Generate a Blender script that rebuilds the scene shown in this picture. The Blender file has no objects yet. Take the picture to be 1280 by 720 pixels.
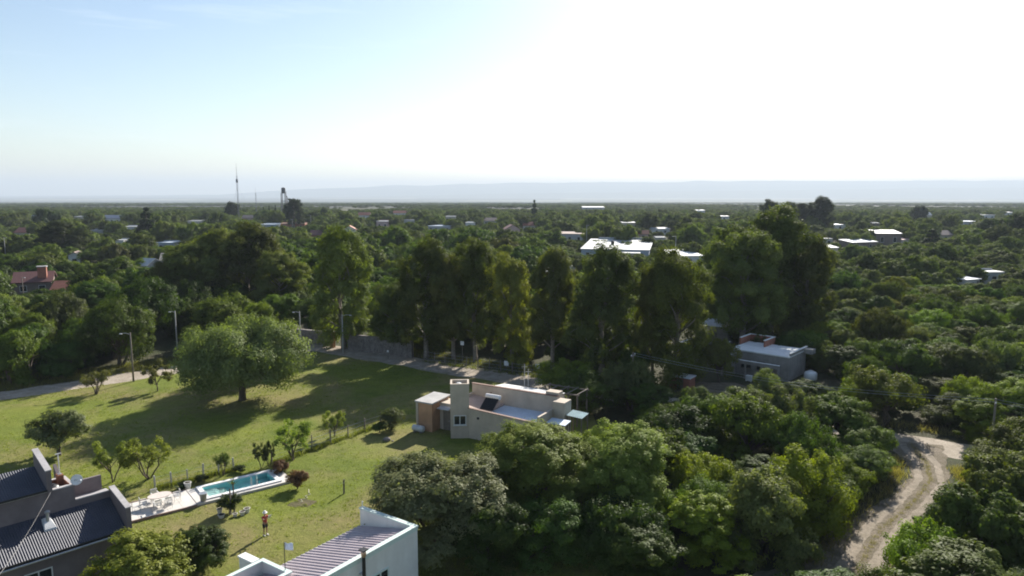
import bpy, math, random
import numpy as np
from mathutils import Vector, Matrix, noise as mnoise

# ------------------------------------------------------------------ camera, sky, sun, exposure
scene = bpy.context.scene
C = scene.collection
R = math.radians
HAZE = 1.15e-4
CAM_H, PITCH, FPX = 24.0, 7.55, 897.0
SUN_AZ, SUN_EL = 24.0, 29.0          # degrees right of +Y, degrees above the horizon

cam_data = bpy.data.cameras.new('camera')
cam_data.sensor_fit = 'HORIZONTAL'; cam_data.sensor_width = 36.0
cam_data.lens = FPX / 1280.0 * 36.0
cam_data.clip_start = 0.5; cam_data.clip_end = 80000
cam = bpy.data.objects.new('camera', cam_data); C.objects.link(cam)
cam.location = (0, 0, CAM_H); cam.rotation_euler = (R(90 - PITCH), 0, 0)
scene.camera = cam

world = bpy.data.worlds.new('World'); scene.world = world; world.use_nodes = True
wn, wl = world.node_tree.nodes, world.node_tree.links
for n in list(wn): wn.remove(n)
w_out = wn.new('ShaderNodeOutputWorld'); w_bg = wn.new('ShaderNodeBackground')
sky = wn.new('ShaderNodeTexSky'); sky.sky_type = 'NISHITA'; sky.sun_disc = False
sky.sun_elevation = R(SUN_EL); sky.sun_rotation = R(SUN_AZ)
sky.altitude = 300; sky.air_density = 1.0; sky.dust_density = .7; sky.ozone_density = 1.1
# thin cirrus streaks over the whole sky
w_tc = wn.new('ShaderNodeTexCoord'); w_mp = wn.new('ShaderNodeMapping'); w_mp.inputs['Scale'].default_value = (1.3, 1.3, 14)
w_nz = wn.new('ShaderNodeTexNoise'); w_nz.inputs['Scale'].default_value = 2.2; w_nz.inputs['Detail'].default_value = 7; w_nz.inputs['Roughness'].default_value = .62
w_rp = wn.new('ShaderNodeMapRange'); w_rp.inputs['From Min'].default_value = .56; w_rp.inputs['From Max'].default_value = .8; w_rp.inputs['To Max'].default_value = .30
w_mx = wn.new('ShaderNodeMix'); w_mx.data_type = 'RGBA'
wl.new(w_tc.outputs['Generated'], w_mp.inputs['Vector']); wl.new(w_mp.outputs['Vector'], w_nz.inputs['Vector'])
wl.new(w_nz.outputs['Fac'], w_rp.inputs['Value']); wl.new(w_rp.outputs['Result'], w_mx.inputs['Factor'])
wl.new(sky.outputs['Color'], w_mx.inputs['A']); w_mx.inputs['B'].default_value = (9, 9.6, 10.2, 1)
wl.new(w_mx.outputs['Result'], w_bg.inputs['Color']); w_bg.inputs['Strength'].default_value = 0.066
wl.new(w_bg.outputs['Background'], w_out.inputs['Surface'])

sun_data = bpy.data.lights.new('sun', 'SUN'); sun_data.energy = 5.0; sun_data.angle = R(.55); sun_data.color = (1.0, .94, .84)
sun = bpy.data.objects.new('sun', sun_data); C.objects.link(sun)
sdir = Vector((math.sin(R(SUN_AZ)) * math.cos(R(SUN_EL)), math.cos(R(SUN_AZ)) * math.cos(R(SUN_EL)), math.sin(R(SUN_EL))))
sun.rotation_euler = sdir.to_track_quat('Z', 'Y').to_euler()
sun.location = sdir * 200

scene.view_settings.view_transform = 'Standard'; scene.view_settings.look = 'None'
scene.view_settings.exposure = 1.2; scene.view_settings.gamma = 1.0
scene.view_settings.use_curve_mapping = False
scene.cycles.use_denoising = True
scene.cycles.max_bounces = 6; scene.cycles.diffuse_bounces = 3; scene.cycles.glossy_bounces = 2
scene.cycles.transmission_bounces = 4; scene.cycles.volume_bounces = 0; scene.cycles.transparent_max_bounces = 6
scene.cycles.use_adaptive_sampling = True; scene.cycles.filter_width = 1.9

# ------------------------------------------------------------------ geometry helpers
CP, SP = math.cos(R(PITCH)), math.sin(R(PITCH))
def G(px, py, z=0.0):
    """point of the place at height z that the survey frame reads at (px, py)"""
    v = (py - 360.0) / FPX
    down = v * CP + SP; fwd = CP - v * SP
    t = (CAM_H - z) / down
    return Vector(((px - 640.0) / FPX * t, fwd * t, z))
def pix(p):
    d = Vector(p) - Vector((0, 0, CAM_H))
    zc = d.y * CP - d.z * SP
    return 640 + FPX * d.x / zc, 360 - FPX * (d.y * SP + d.z * CP) / zc

class MB:
    def __init__(s): s.v = []; s.f = []
    def add(s, vs, fs):
        b = len(s.v); s.v += [tuple(v) for v in vs]; s.f += [tuple(b + i for i in f) for f in fs]; return s
    def box(s, x0, x1, y0, y1, z0, z1, rz=0.0):
        vs = [(x, y, z) for z in (z0, z1) for x, y in ((x0, y0), (x1, y0), (x1, y1), (x0, y1))]
        if rz:
            cx, cy = (x0 + x1) / 2, (y0 + y1) / 2; c, n = math.cos(rz), math.sin(rz)
            vs = [(cx + (x - cx) * c - (y - cy) * n, cy + (x - cx) * n + (y - cy) * c, z) for x, y, z in vs]
        return s.add(vs, [(3, 2, 1, 0), (4, 5, 6, 7), (0, 1, 5, 4), (1, 2, 6, 5), (2, 3, 7, 6), (3, 0, 4, 7)])
    def hexa(s, pts):   # 4 bottom, 4 top
        return s.add(pts, [(3, 2, 1, 0), (4, 5, 6, 7), (0, 1, 5, 4), (1, 2, 6, 5), (2, 3, 7, 6), (3, 0, 4, 7)])
    def prism(s, poly, z0, z1):
        n = len(poly)
        vs = [(x, y, z0) for x, y in poly] + [(x, y, z1) for x, y in poly]
        return s.add(vs, [tuple(range(n - 1, -1, -1)), tuple(range(n, 2 * n))] + [(i, (i + 1) % n, n + (i + 1) % n, n + i) for i in range(n)])
    def tube(s, path, rad, seg=6, cap=True):
        path = [Vector(p) for p in path]; n = len(path)
        if not hasattr(rad, '__len__'): rad = [rad] * n
        rings = []
        for i, p in enumerate(path):
            d = (path[min(i + 1, n - 1)] - path[max(i - 1, 0)])
            d = d.normalized() if d.length > 1e-9 else Vector((0, 0, 1))
            a = Vector((1, 0, 0)) if abs(d.x) < .8 else Vector((0, 1, 0))
            u = d.cross(a).normalized(); w = d.cross(u)
            rings.append([p + (u * math.cos(2 * math.pi * k / seg) + w * math.sin(2 * math.pi * k / seg)) * rad[i] for k in range(seg)])
        vs = [q for r in rings for q in r]; fs = []
        for i in range(n - 1):
            for k in range(seg):
                k2 = (k + 1) % seg
                fs.append((i * seg + k, i * seg + k2, (i + 1) * seg + k2, (i + 1) * seg + k))
        if cap: fs += [tuple(range(seg - 1, -1, -1)), tuple((n - 1) * seg + k for k in range(seg))]
        return s.add(vs, fs)
    def lathe(s, prof, seg=12, c=(0, 0, 0)):
        n = len(prof); vs = []; fs = []
        for r, z in prof:
            vs += [(c[0] + r * math.cos(2 * math.pi * k / seg), c[1] + r * math.sin(2 * math.pi * k / seg), c[2] + z) for k in range(seg)]
        for i in range(n - 1):
            for k in range(seg):
                k2 = (k + 1) % seg; fs.append((i * seg + k, i * seg + k2, (i + 1) * seg + k2, (i + 1) * seg + k))
        fs += [tuple(range(seg - 1, -1, -1)), tuple((n - 1) * seg + k for k in range(seg))]
        return s.add(vs, fs)
    def corrugated(s, p00, p10, p01, waves, amp, seg=4, thick=.0):
        """sheet: p00->p10 across the waves, p00->p01 along them"""
        p00, p10, p01 = Vector(p00), Vector(p10), Vector(p01)
        nrm = (p10 - p00).cross(p01 - p00).normalized(); m = waves * seg; vs = []; fs = []
        for i in range(m + 1):
            o = nrm * amp * math.sin(2 * math.pi * i / seg)
            a = p00 + (p10 - p00) * (i / m) + o; vs += [a, a + (p01 - p00)]
        for i in range(m): fs.append((2 * i, 2 * i + 2, 2 * i + 3, 2 * i + 1))
        return s.add(vs, fs)
    def ribbed(s, p00, p10, p01, ribs, h):
        """sheet with flat pans and narrow raised ribs"""
        p00, p10, p01 = Vector(p00), Vector(p10), Vector(p01); nrm = (p10 - p00).cross(p01 - p00).normalized(); nrm = nrm if nrm.z > 0 else -nrm; vs = []; fs = []
        for i in range(ribs):
            for t, k in ((0, 0), (.50, 0), (.62, 1), (.80, 1), (.92, 0)):
                a = p00 + (p10 - p00) * ((i + t) / ribs) + nrm * h * k; vs += [a, a + (p01 - p00)]
        for i in range(ribs * 5 - 1): fs.append((2 * i, 2 * i + 2, 2 * i + 3, 2 * i + 1))
        return s.add(vs, fs)

def mk(name, mb, mat, parent=None, smooth=False, loc=None, rz=None):
    me = bpy.data.meshes.new(name); me.from_pydata(mb.v, [], mb.f); me.validate(); me.update()
    if smooth: me.polygons.foreach_set('use_smooth', [True] * len(me.polygons))
    o = bpy.data.objects.new(name, me); C.objects.link(o)
    if mat: me.materials.append(mat)
    if parent is not None: o.parent = parent
    if loc is not None: o.location = loc
    if rz is not None: o.rotation_euler = (0, 0, rz)
    return o
def tag(o, label=None, cat=None, group=None, kind=None):
    if label: o['label'] = label
    if cat: o['category'] = cat
    if group: o['group'] = group
    if kind: o['kind'] = kind
    return o
def thing(name, label, cat, loc=(0, 0, 0), rz=0.0, group=None):
    o = bpy.data.objects.new(name, None); C.objects.link(o); o.location = loc; o.rotation_euler = (0, 0, rz)
    o.empty_display_size = .3
    return tag(o, label, cat, group)
def dup(root, loc, rz=0.0, sc=(1, 1, 1), label=None, group=None, color=None):
    r = root.copy(); C.objects.link(r); r.location = loc; r.rotation_euler = (0, 0, rz); r.scale = sc
    if label: r['label'] = label
    if group: r['group'] = group
    for ch in root.children:
        c = ch.copy(); C.objects.link(c); c.parent = r
        if color and ch.name.startswith('crown'): c.color = color
        for g in ch.children:
            d = g.copy(); C.objects.link(d); d.parent = c
    return r

# ------------------------------------------------------------------ materials
def nodemat(name):
    m = bpy.data.materials.new(name); m.use_nodes = True
    nt = m.node_tree; b = nt.nodes['Principled BSDF']; return m, nt, b
def mixcol(nt, fac, a, b):
    x = nt.nodes.new('ShaderNodeMix'); x.data_type = 'RGBA'
    for sock, val in (('Factor', fac), ('A', a), ('B', b)):
        if hasattr(val, 'is_linked'): nt.links.new(val, x.inputs[sock])
        else: x.inputs[sock].default_value = val if sock == 'Factor' else (*val, 1) if len(val) == 3 else val
    return x.outputs['Result']
def noise_fac(nt, scale, detail=5, rough=.6, lo=.35, hi=.65, coord='Object', stretch=None, dist=0):
    tc = nt.nodes.new('ShaderNodeTexCoord'); n = nt.nodes.new('ShaderNodeTexNoise')
    n.inputs['Scale'].default_value = scale; n.inputs['Detail'].default_value = detail; n.inputs['Roughness'].default_value = rough
    n.inputs['Distortion'].default_value = dist
    if stretch:
        mp = nt.nodes.new('ShaderNodeMapping'); mp.inputs['Scale'].default_value = stretch
        nt.links.new(tc.outputs[coord], mp.inputs['Vector']); nt.links.new(mp.outputs['Vector'], n.inputs['Vector'])
    else: nt.links.new(tc.outputs[coord], n.inputs['Vector'])
    r = nt.nodes.new('ShaderNodeMapRange'); r.inputs['From Min'].default_value = lo; r.inputs['From Max'].default_value = hi
    nt.links.new(n.outputs['Fac'], r.inputs['Value']); return r.outputs['Result']
def bump(nt, b, fac, strength, dist):
    bp = nt.nodes.new('ShaderNodeBump'); bp.inputs['Strength'].default_value = strength; bp.inputs['Distance'].default_value = dist
    nt.links.new(fac, bp.inputs['Height']); nt.links.new(bp.outputs['Normal'], b.inputs['Normal'])
def dark(c, k): return tuple(x * k for x in c)
_plain = {}
def plain(name, col, rough=.75, var=.22, scale=1.6, metal=0.0, stain=None, bmp=.15):
    """painted, rendered or metal surface with blotches, streaks and fine relief"""
    if name in _plain: return _plain[name]
    m, nt, b = nodemat(name)
    f1 = noise_fac(nt, scale, 6, .65); f2 = noise_fac(nt, scale * 3.0, 5, .6, .3, .75, stretch=(1, 1, .18))
    c = mixcol(nt, f1, dark(col, 1 - var), dark(col, 1 + var * .35))
    c = mixcol(nt, f2, c, stain or dark(col, 1 - var * 1.2))
    # soften the streaks
    x = c.node; x.inputs['Factor'].default_value = .3
    mlt = nt.nodes.new('ShaderNodeMath'); mlt.operation = 'MULTIPLY'; mlt.inputs[1].default_value = .45
    nt.links.new(f2, mlt.inputs[0]); nt.links.new(mlt.outputs[0], x.inputs['Factor'])
    nt.links.new(c, b.inputs['Base Color']); b.inputs['Roughness'].default_value = rough; b.inputs['Metallic'].default_value = metal
    if bmp: bump(nt, b, noise_fac(nt, 22, 4), bmp, .02)
    _plain[name] = m; return m

def leafmat(name, trans=.38, gloss=.012):
    m = bpy.data.materials.new(name); m.use_nodes = True; nt = m.node_tree
    for n in list(nt.nodes): nt.nodes.remove(n)
    out = nt.nodes.new('ShaderNodeOutputMaterial'); oi = nt.nodes.new('ShaderNodeObjectInfo')
    at = nt.nodes.new('ShaderNodeAttribute'); at.attribute_name = 'tone'
    hsv = nt.nodes.new('ShaderNodeHueSaturation')
    nt.links.new(oi.outputs['Color'], hsv.inputs['Color'])
    mr = nt.nodes.new('ShaderNodeMapRange'); mr.inputs['To Min'].default_value = .55; mr.inputs['To Max'].default_value = 1.45
    nt.links.new(at.outputs['Fac'], mr.inputs['Value']); nt.links.new(mr.outputs['Result'], hsv.inputs['Value'])
    mh = nt.nodes.new('ShaderNodeMapRange'); mh.inputs['To Min'].default_value = .515; mh.inputs['To Max'].default_value = .485
    nt.links.new(at.outputs['Fac'], mh.inputs['Value']); nt.links.new(mh.outputs['Result'], hsv.inputs['Hue'])
    rv = nt.nodes.new('ShaderNodeHueSaturation')
    r1 = nt.nodes.new('ShaderNodeMapRange'); r1.inputs['To Min'].default_value = .62; r1.inputs['To Max'].default_value = 1.3
    nt.links.new(oi.outputs['Random'], r1.inputs['Value']); nt.links.new(r1.outputs['Result'], rv.inputs['Value'])
    r2 = nt.nodes.new('ShaderNodeMath'); r2.operation = 'FRACT'
    r3 = nt.nodes.new('ShaderNodeMath'); r3.operation = 'MULTIPLY'; r3.inputs[1].default_value = 7.31
    nt.links.new(oi.outputs['Random'], r3.inputs[0]); nt.links.new(r3.outputs[0], r2.inputs[0])
    r4 = nt.nodes.new('ShaderNodeMapRange'); r4.inputs['To Min'].default_value = .490; r4.inputs['To Max'].default_value = .516
    nt.links.new(r2.outputs[0], r4.inputs['Value']); nt.links.new(r4.outputs['Result'], rv.inputs['Hue'])
    nt.links.new(hsv.outputs['Color'], rv.inputs['Color'])
    d = nt.nodes.new('ShaderNodeBsdfDiffuse'); t = nt.nodes.new('ShaderNodeBsdfTranslucent'); g = nt.nodes.new('ShaderNodeBsdfGlossy')
    g.inputs['Roughness'].default_value = .5; g.inputs['Color'].default_value = (.8, .8, .8, 1)
    tcol = nt.nodes.new('ShaderNodeMix'); tcol.data_type = 'RGBA'; tcol.blend_type = 'MULTIPLY'; tcol.inputs['Factor'].default_value = 1
    tcol.inputs['B'].default_value = (1.5, 1.62, .42, 1); nt.links.new(rv.outputs['Color'], tcol.inputs['A'])
    nt.links.new(rv.outputs['Color'], d.inputs['Color']); nt.links.new(tcol.outputs['Result'], t.inputs['Color'])
    m1 = nt.nodes.new('ShaderNodeMixShader'); m1.inputs[0].default_value = trans
    m2 = nt.nodes.new('ShaderNodeMixShader'); m2.inputs[0].default_value = gloss
    nt.links.new(d.outputs[0], m1.inputs[1]); nt.links.new(t.outputs[0], m1.inputs[2])
    nt.links.new(m1.outputs[0], m2.inputs[1]); nt.links.new(g.outputs[0], m2.inputs[2]); nt.links.new(m2.outputs[0], out.inputs['Surface'])
    return m
LEAF = leafmat('leaf')
BARK = plain('bark', (.11, .085, .065), .9, .4, 5)
BARK_PALE = plain('pale bark', (.26, .22, .18), .85, .4, 4)

def ground_mat(name, cols, s1, s2, fine, bstr=.5, bdist=.06, rough=.95):
    """cols: main, second, third (patches)"""
    m, nt, b = nodemat(name)
    f1 = noise_fac(nt, s1, 6, .62, .40, .62, dist=.6); f2 = noise_fac(nt, s2, 6, .65, .44, .66, dist=.4); f3 = noise_fac(nt, fine, 5, .75, .3, .7)
    c = mixcol(nt, f1, cols[0], cols[1]); c = mixcol(nt, f2, c, cols[2])
    f4 = noise_fac(nt, fine * .22, 4, .7, .3, .7)
    c = mixcol(nt, f3, c, (0, 0, 0)); x = c.node; x.blend_type = 'MULTIPLY'; x.inputs['B'].default_value = (.62, .62, .62, 1)
    c2 = mixcol(nt, f4, c, (0, 0, 0)); x = c2.node; x.blend_type = 'MULTIPLY'; x.inputs['B'].default_value = (.72, .74, .7, 1)
    nt.links.new(c2, b.inputs['Base Color']); b.inputs['Roughness'].default_value = rough; b.inputs['Specular IOR Level'].default_value = .15
    bump(nt, b, f3, bstr, bdist); return m

# ------------------------------------------------------------------ the setting: ground, lawn, roads, plain, hills
POOL_O = Vector((-28.3, 49.7, 0)); POOL_A = math.atan2(.61, .79)
def pool_pt(d, n, z=0.0):
    c, s = math.cos(POOL_A), math.sin(POOL_A)
    return Vector((POOL_O.x + d * c - n * s, POOL_O.y + d * s + n * c, z))
hole = [pool_pt(5.95, .5), pool_pt(11.55, .5), pool_pt(11.55, 3.0), pool_pt(5.95, 3.0)]

def ringed(outer, z):
    """sheet with the pool's hole cut out"""
    mb = MB(); vs = [(p.x, p.y, z) for p in hole] + [(x, y, z) for x, y in outer]
    return mb.add(vs, [(i, 4 + i, 4 + (i + 1) % 4, (i + 1) % 4) for i in range(4)])
M_GROUND = ground_mat('scrub floor', ((.085, .085, .045), (.125, .11, .07), (.075, .09, .04)), .06, .16, 3.2, .8, .15)
M_LAWN = ground_mat('mown lawn', ((.225, .255, .040), (.155, .200, .027), (.300, .245, .110)), .10, .075, 4.5, .8, .06)
M_ROAD = ground_mat('dirt road', ((.52, .445, .37), (.46, .39, .32), (.37, .31, .25)), .35, .7, 4.5, .5, .04)
M_TRACK = ground_mat('stony track', ((.34, .28, .22), (.28, .23, .175), (.19, .16, .105)), .5, .9, 5.5, .9, .08)
M_DRY = ground_mat('dry verge', ((.16, .14, .075), (.11, .115, .04), (.20, .165, .10)), .2, .45, 4.0, .8, .08)
M_FIELD = ground_mat('fallow field', ((.36, .33, .25), (.30, .29, .2), (.24, .25, .16)), .006, .012, .05, .2, .1)
# the sheet ends where the town's shelf falls away to the plain
EDGE, DROP = 1100.0, 70.0
def terrain(y): return 0.0 if y < EDGE else -DROP * min(1.0, (y - EDGE) / 6000.0)
outer = [(-16000, -400), (16000, -400), (16000, EDGE), (-16000, EDGE)]
tag(mk('ground', ringed(outer, 0.0), M_GROUND), kind='structure')
M_PLAIN = ground_mat('scrub plain', ((.045, .055, .03), (.075, .075, .048), (.035, .046, .025)), .0025, .006, .035, .3, .5)
pl = MB()
for i, y in enumerate((EDGE, EDGE + 3000, EDGE + 6000, 12000, 26000)): pl.v += [(-26000 if i > 1 else -16000 - 5000 * i, y, terrain(y)), (26000 if i > 1 else 16000 + 5000 * i, y, terrain(y))]
for i in range(4): pl.f.append((2 * i, 2 * i + 1, 2 * i + 3, 2 * i + 2))
tag(mk('plain', pl, M_PLAIN), kind='structure')

def road_y(x): return 91.1 - .63 * x           # centre line of the road past the tower house
def lane_y(x): return 110 + .88 * (x + 30)     # centre line of the lane on the far side of the lawn
lawn_out = [(-75, 18), (6, 18), (3.5, 86.0), (-26.5, 106.2)]
lw = MB()
lawn_ring = [(-84, 20), (8, 20), (9, 83.4), (-29, 108.2), (-84, 60.5)]
hv = [(p.x, p.y, .004) for p in hole]; ov = [(x, y, .004) for x, y in lawn_ring]
lw.add(hv + ov, [(0, 4, 5, 1), (1, 5, 6, 2), (2, 6, 7, 3), (3, 7, 8), (3, 8, 4, 0)])
tag(mk('lawn', lw, M_LAWN), kind='structure')

def ribbon(name, pts, widths, mat, z, seed=1, sub=2.0, edge=.35):
    rnd = random.Random(seed); pts = [Vector((p[0], p[1])) for p in pts]; out = []
    for i in range(len(pts) - 1):
        n = max(1, int((pts[i + 1] - pts[i]).length / sub))
        for k in range(n): out.append((pts[i].lerp(pts[i + 1], k / n), widths[i] + (widths[i + 1] - widths[i]) * k / n))
    out.append((pts[-1], widths[-1])); vs = []; fs = []
    for i, (p, w) in enumerate(out):
        d = (out[min(i + 1, len(out) - 1)][0] - out[max(i - 1, 0)][0]).normalized(); n = Vector((-d.y, d.x))
        a = p + n * (w / 2 + rnd.uniform(-edge, edge)); b = p - n * (w / 2 + rnd.uniform(-edge, edge))
        vs += [(a.x, a.y, z), (b.x, b.y, z)]
    for i in range(len(out) - 1): fs.append((2 * i + 1, 2 * i + 3, 2 * i + 2, 2 * i))
    return tag(mk(name, MB().add(vs, fs), mat), kind='structure')
ribbon('road', [(-36, 115), (-30, 110.2), (-9, 96.8), (12.5, 83.2), (40, 66), (64, 50.5), (95, 31)], [4, 5, 5, 5.2, 5.2, 5, 5], M_ROAD, .008, 3)
ribbon('lane', [(-110, 40), (-61, 82.8), (-47, 95.2), (-32, 108.6)], [4.6, 4.6, 4.6, 4.6], M_ROAD, .012, 4)
TRK = [(38.6, 67.0)] + [tuple(G(*q).xy) for q in ((1158, 580), (1163, 602), (1138, 632), (1104, 660), (1084, 690), (1066, 722))] + [(10, 37), (0, 32)]
ribbon('track', TRK, [5.5, 3.4, 2.7, 3.4, 4.6, 5.4, 6, 6, 6], M_TRACK, .016, 5, .7, .22)
def offset_line(pts, o):
    out = []
    for i, p in enumerate(pts):
        d = (Vector(pts[min(i + 1, len(pts) - 1)]) - Vector(pts[max(i - 1, 0)])).normalized(); out.append((p[0] - d.y * o, p[1] + d.x * o))
    return out
M_RUT = ground_mat('packed rut', ((.40, .335, .27), (.33, .275, .22), (.27, .225, .17)), .5, 1.2, 6, .4, .03)
for o_ in (-.85, .85): ribbon('rut', offset_line(TRK[:8], o_), [.7, .6, .55, .6, .7, .8, .8, .8], M_RUT, .021, int(20 + o_ * 10), .5, .07)
ribbon('verge', [(-110, 45.5), (-63, 86.5), (-49, 98.8), (-36, 111)], [3, 4, 4, 3], M_DRY, .004, 6, 2, .8)
ribbon('clearing', [(42, 104), (43.5, 113), (43, 122)], [5, 6, 4], M_DRY, .006, 9, 2, 1.2)
ribbon('clearing', [(30, 82), (26, 86), (22, 88)], [6, 7, 5], M_TRACK, .006, 10, 2, .8)

# pale fields out on the plain
rf = random.Random(12)
def field(x0, x1, y0, y1):
    mb = MB().add([(x0, y0, .3 - DROP), (x1, y0 + rf.uniform(-40, 40), .3 - DROP), (x1 + rf.uniform(-300, 300), y1, .3 - DROP), (x0 + rf.uniform(-300, 300), y1, .3 - DROP)], [(0, 1, 2, 3)])
    tag(mk('field', mb, M_FIELD), kind='structure')
for a in ((700, 5000, 10400, 12000), (-7000, -4200, 9400, 10800), (1500, 3300, 7300, 7800), (-600, 700, 8200, 8900), (4300, 6300, 8700, 9600), (-3400, -1500, 11500, 13000), (8200, 9500, 9000, 9900)): field(*a)

def ridge(prof, dist, depth, seed, mat):
    """range of hills: prof = (x metres, height metres) along its crest"""
    mb = MB(); xs = np.linspace(prof[0][0], prof[-1][0], 160)
    hs = np.interp(xs, [p[0] for p in prof], [p[1] for p in prof]); vs = []; fs = []; rows = 9
    for i, (x, h) in enumerate(zip(xs, hs)):
        for k in range(rows):
            t = k / (rows - 1); s = math.sin(t * math.pi / 2) ** 1.3
            n = mnoise.noise(Vector((x / 900, k * .5 + seed, 0))) * .10 + mnoise.noise(Vector((x / 260, k + seed, 3))) * .03
            vs.append((x, dist - depth * (1 - t), max(0, (h + DROP) * s * (1 + n)) - DROP - .5))
        vs.append((x, dist + depth * .6, -DROP - .5))
    for i in range(159):
        for k in range(rows): a = i * (rows + 1) + k; fs.append((a, a + rows + 1, a + rows + 2, a + 1))
    return tag(mk('hills', mb.add(vs, fs), mat, smooth=True), kind='structure')
M_HILL = ground_mat('hillside', ((.05, .07, .035), (.07, .08, .045), (.09, .09, .06)), .0012, .004, .02, .3, 5)
ridge([(-13000, -60), (-7400, -20), (-5500, 120), (-3000, 215), (0, 275), (3700, 305), (7400, 345), (9300, 325), (12700, 358), (18000, 330)], 19000, 3200, 2, M_HILL)
ridge([(-4000, -68), (500, 20), (4600, 70), (8600, 130), (15000, 160)], 15200, 2000, 7, M_HILL)
# ------------------------------------------------------------------ buildings
KEEP = []        # (x, y, half width, height from which the place must stay in view)
def keep(x, y, hw, z): KEEP.append((x, y, hw, z))
W_PLUM = plain('plum grey render', (.175, .145, .15), .85, .25, .8)
W_CAP = plain('weathered coping', (.42, .40, .40), .8, .25, 1.5)
ROOF_DARK = plain('charcoal roof sheet', (.055, .06, .085), .55, .25, 1.2, .1)
FRAME_W = plain('white frame', (.62, .62, .62), .5, .1, 2)
GLASS = plain('dark glass', (.02, .025, .03), .08, .2, .7, bmp=0)
REDBRN = plain('red brown plaster', (.26, .105, .06), .85, .25, 1.4)
WHITE = plain('white render', (.70, .70, .68), .8, .12, .7, stain=(.52, .50, .46))
MINT = plain('mint coping', (.56, .66, .62), .7, .12, 1.2)
MAROON = plain('maroon roof sheet', (.41, .35, .37), .55, .15, 1.2, .1)
STEEL = plain('galvanised steel', (.55, .56, .58), .35, .25, 2.0, .7)
BLACKM = plain('black metal', (.025, .025, .028), .5, .2, 3, .4)
COPPER = plain('copper cowl', (.55, .36, .26), .4, .2, 3, .6)
PINK = plain('pink beige render', (.50, .425, .345), .88, .2, .6, stain=(.37, .31, .245))
ORANGE = plain('ochre plaster', (.50, .285, .165), .88, .25, .8)
SLAB = plain('grey roof slab', (.42, .41, .40), .85, .25, .9)
COAT = plain('pale roof coating', (.62, .70, .80), .5, .18, .7)
BROWNC = plain('brown coping', (.22, .13, .10), .8, .25, 1.5)
SHEET = plain('pale roof sheet', (.50, .51, .52), .7, .25, .8, 0)
TEAL = plain('teal sheet', (.22, .34, .38), .8, .25, 1.2, 0)
CONC = plain('grey concrete block', (.29, .27, .25), .9, .28, .9)
OPENING_SHADE = plain('painted opening shade', (.16, .155, .16), .9, .25, .9)
ROOFW = plain('white roof coating', (.76, .76, .75), .8, .14, .9)
BRICK = plain('red brick', (.36, .14, .09), .88, .3, 2.2)
TILE = plain('red tile', (.34, .12, .075), .75, .3, 2.5)
TILE_D = plain('dark red tile', (.17, .07, .065), .75, .3, 2.5)
WOODG = plain('weathered wood', (.20, .17, .14), .9, .3, 4)
CONCP = plain('concrete post', (.42, .41, .39), .85, .2, 2)
STONE_M = plain('rubble stone', (.24, .215, .20), .95, .45, 1.7)
STONE_J = plain('wall core', (.10, .09, .085), .95, .3, 1.5)

def window(par, x0, x1, y, z0, z1, ny=-1, fr=.07, mat=None, split=True, axis='x', depth=.06):
    """window proud of a wall that lies across axis; ny = outward side"""
    def bx(a0, a1, b0, b1, c0, c1):
        b0, b1 = min(b0, b1), max(b0, b1)
        return (a0, a1, b0, b1, c0, c1) if axis == 'x' else (b0, b1, a0, a1, c0, c1)
    f = MB(); o = y + ny * depth; i = y - ny * .02
    f.box(*bx(x0, x0 + fr, i, o, z0, z1)); f.box(*bx(x1 - fr, x1, i, o, z0, z1))
    f.box(*bx(x0 + fr, x1 - fr, i, o, z1 - fr, z1)); f.box(*bx(x0 + fr, x1 - fr, i, o, z0, z0 + fr))
    if split: xm = (x0 + x1) / 2; f.box(*bx(xm - fr / 2, xm + fr / 2, i, o - ny * .008, z0 + fr, z1 - fr))
    w = mk('window', f, mat or FRAME_W, par)
    xs = ((x0 + fr, (x0 + x1) / 2 - fr / 2), ((x0 + x1) / 2 + fr / 2, x1 - fr)) if split else ((x0 + fr, x1 - fr),)
    for a, b in xs: mk('pane', MB().box(*bx(a, b, y - ny * .01, y + ny * .015, z0 + fr, z1 - fr)), GLASS, w)
    mk('sill', MB().box(*bx(x0 - .06, x1 + .06, y - ny * .01, y + ny * (depth + .06), z0 - .06, z0 - .004)), mat or FRAME_W, w)
    return w

# --- house with dark corrugated roofs (bottom left)
HA = thing('dark_roofed_house', 'house with dark corrugated roofs, plum-grey walls and stepped parapets beside the pool', 'house', (-24.4, 43.1, 0), R(47))
mk('wall', MB().box(-13, -.02, .45, 2.7, 0, 2.78), W_PLUM, HA)
rf_ = MB().corrugated((-13, -.05, 2.86), (-.02, -.05, 2.86), (-13, 2.78, 4.18), 96, .022)
roofA = mk('roof', rf_, ROOF_DARK, HA)
mk('fascia', MB().box(-13, -.02, -.12, -.055, 2.66, 2.92), BLACKM, roofA)
mk('gutter', MB().tube([(-13, -.17, 2.72), (-.02, -.17, 2.72)], .06, 6), STEEL, roofA)
gp = mk('parapet', MB().hexa([(0, -.05, 0), (.28, -.05, 0), (.28, 2.8, 0), (0, 2.8, 0), (0, -.05, 4.25), (.28, -.05, 4.25), (.28, 2.8, 4.82), (0, 2.8, 4.82)]), W_PLUM, HA)
mk('coping', MB().hexa([(-.04, -.1, 4.25), (.32, -.1, 4.25), (.32, 2.84, 4.82), (-.04, 2.84, 4.82), (-.04, -.1, 4.32), (.32, -.1, 4.32), (.32, 2.84, 4.89), (-.04, 2.84, 4.89)]), W_CAP, gp)
bp_ = mk('parapet', MB().box(-2.0, -.004, 2.79, 2.97, 3.6, 4.6), W_PLUM, HA)
mk('coping', MB().box(-2.0, -.045, 2.75, 3.01, 4.6, 4.67), W_CAP, bp_)
mk('upper_wall', MB().box(-13, -2.0, 2.8, 3.0, 3.9, 5.6), W_PLUM, HA)
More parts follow.
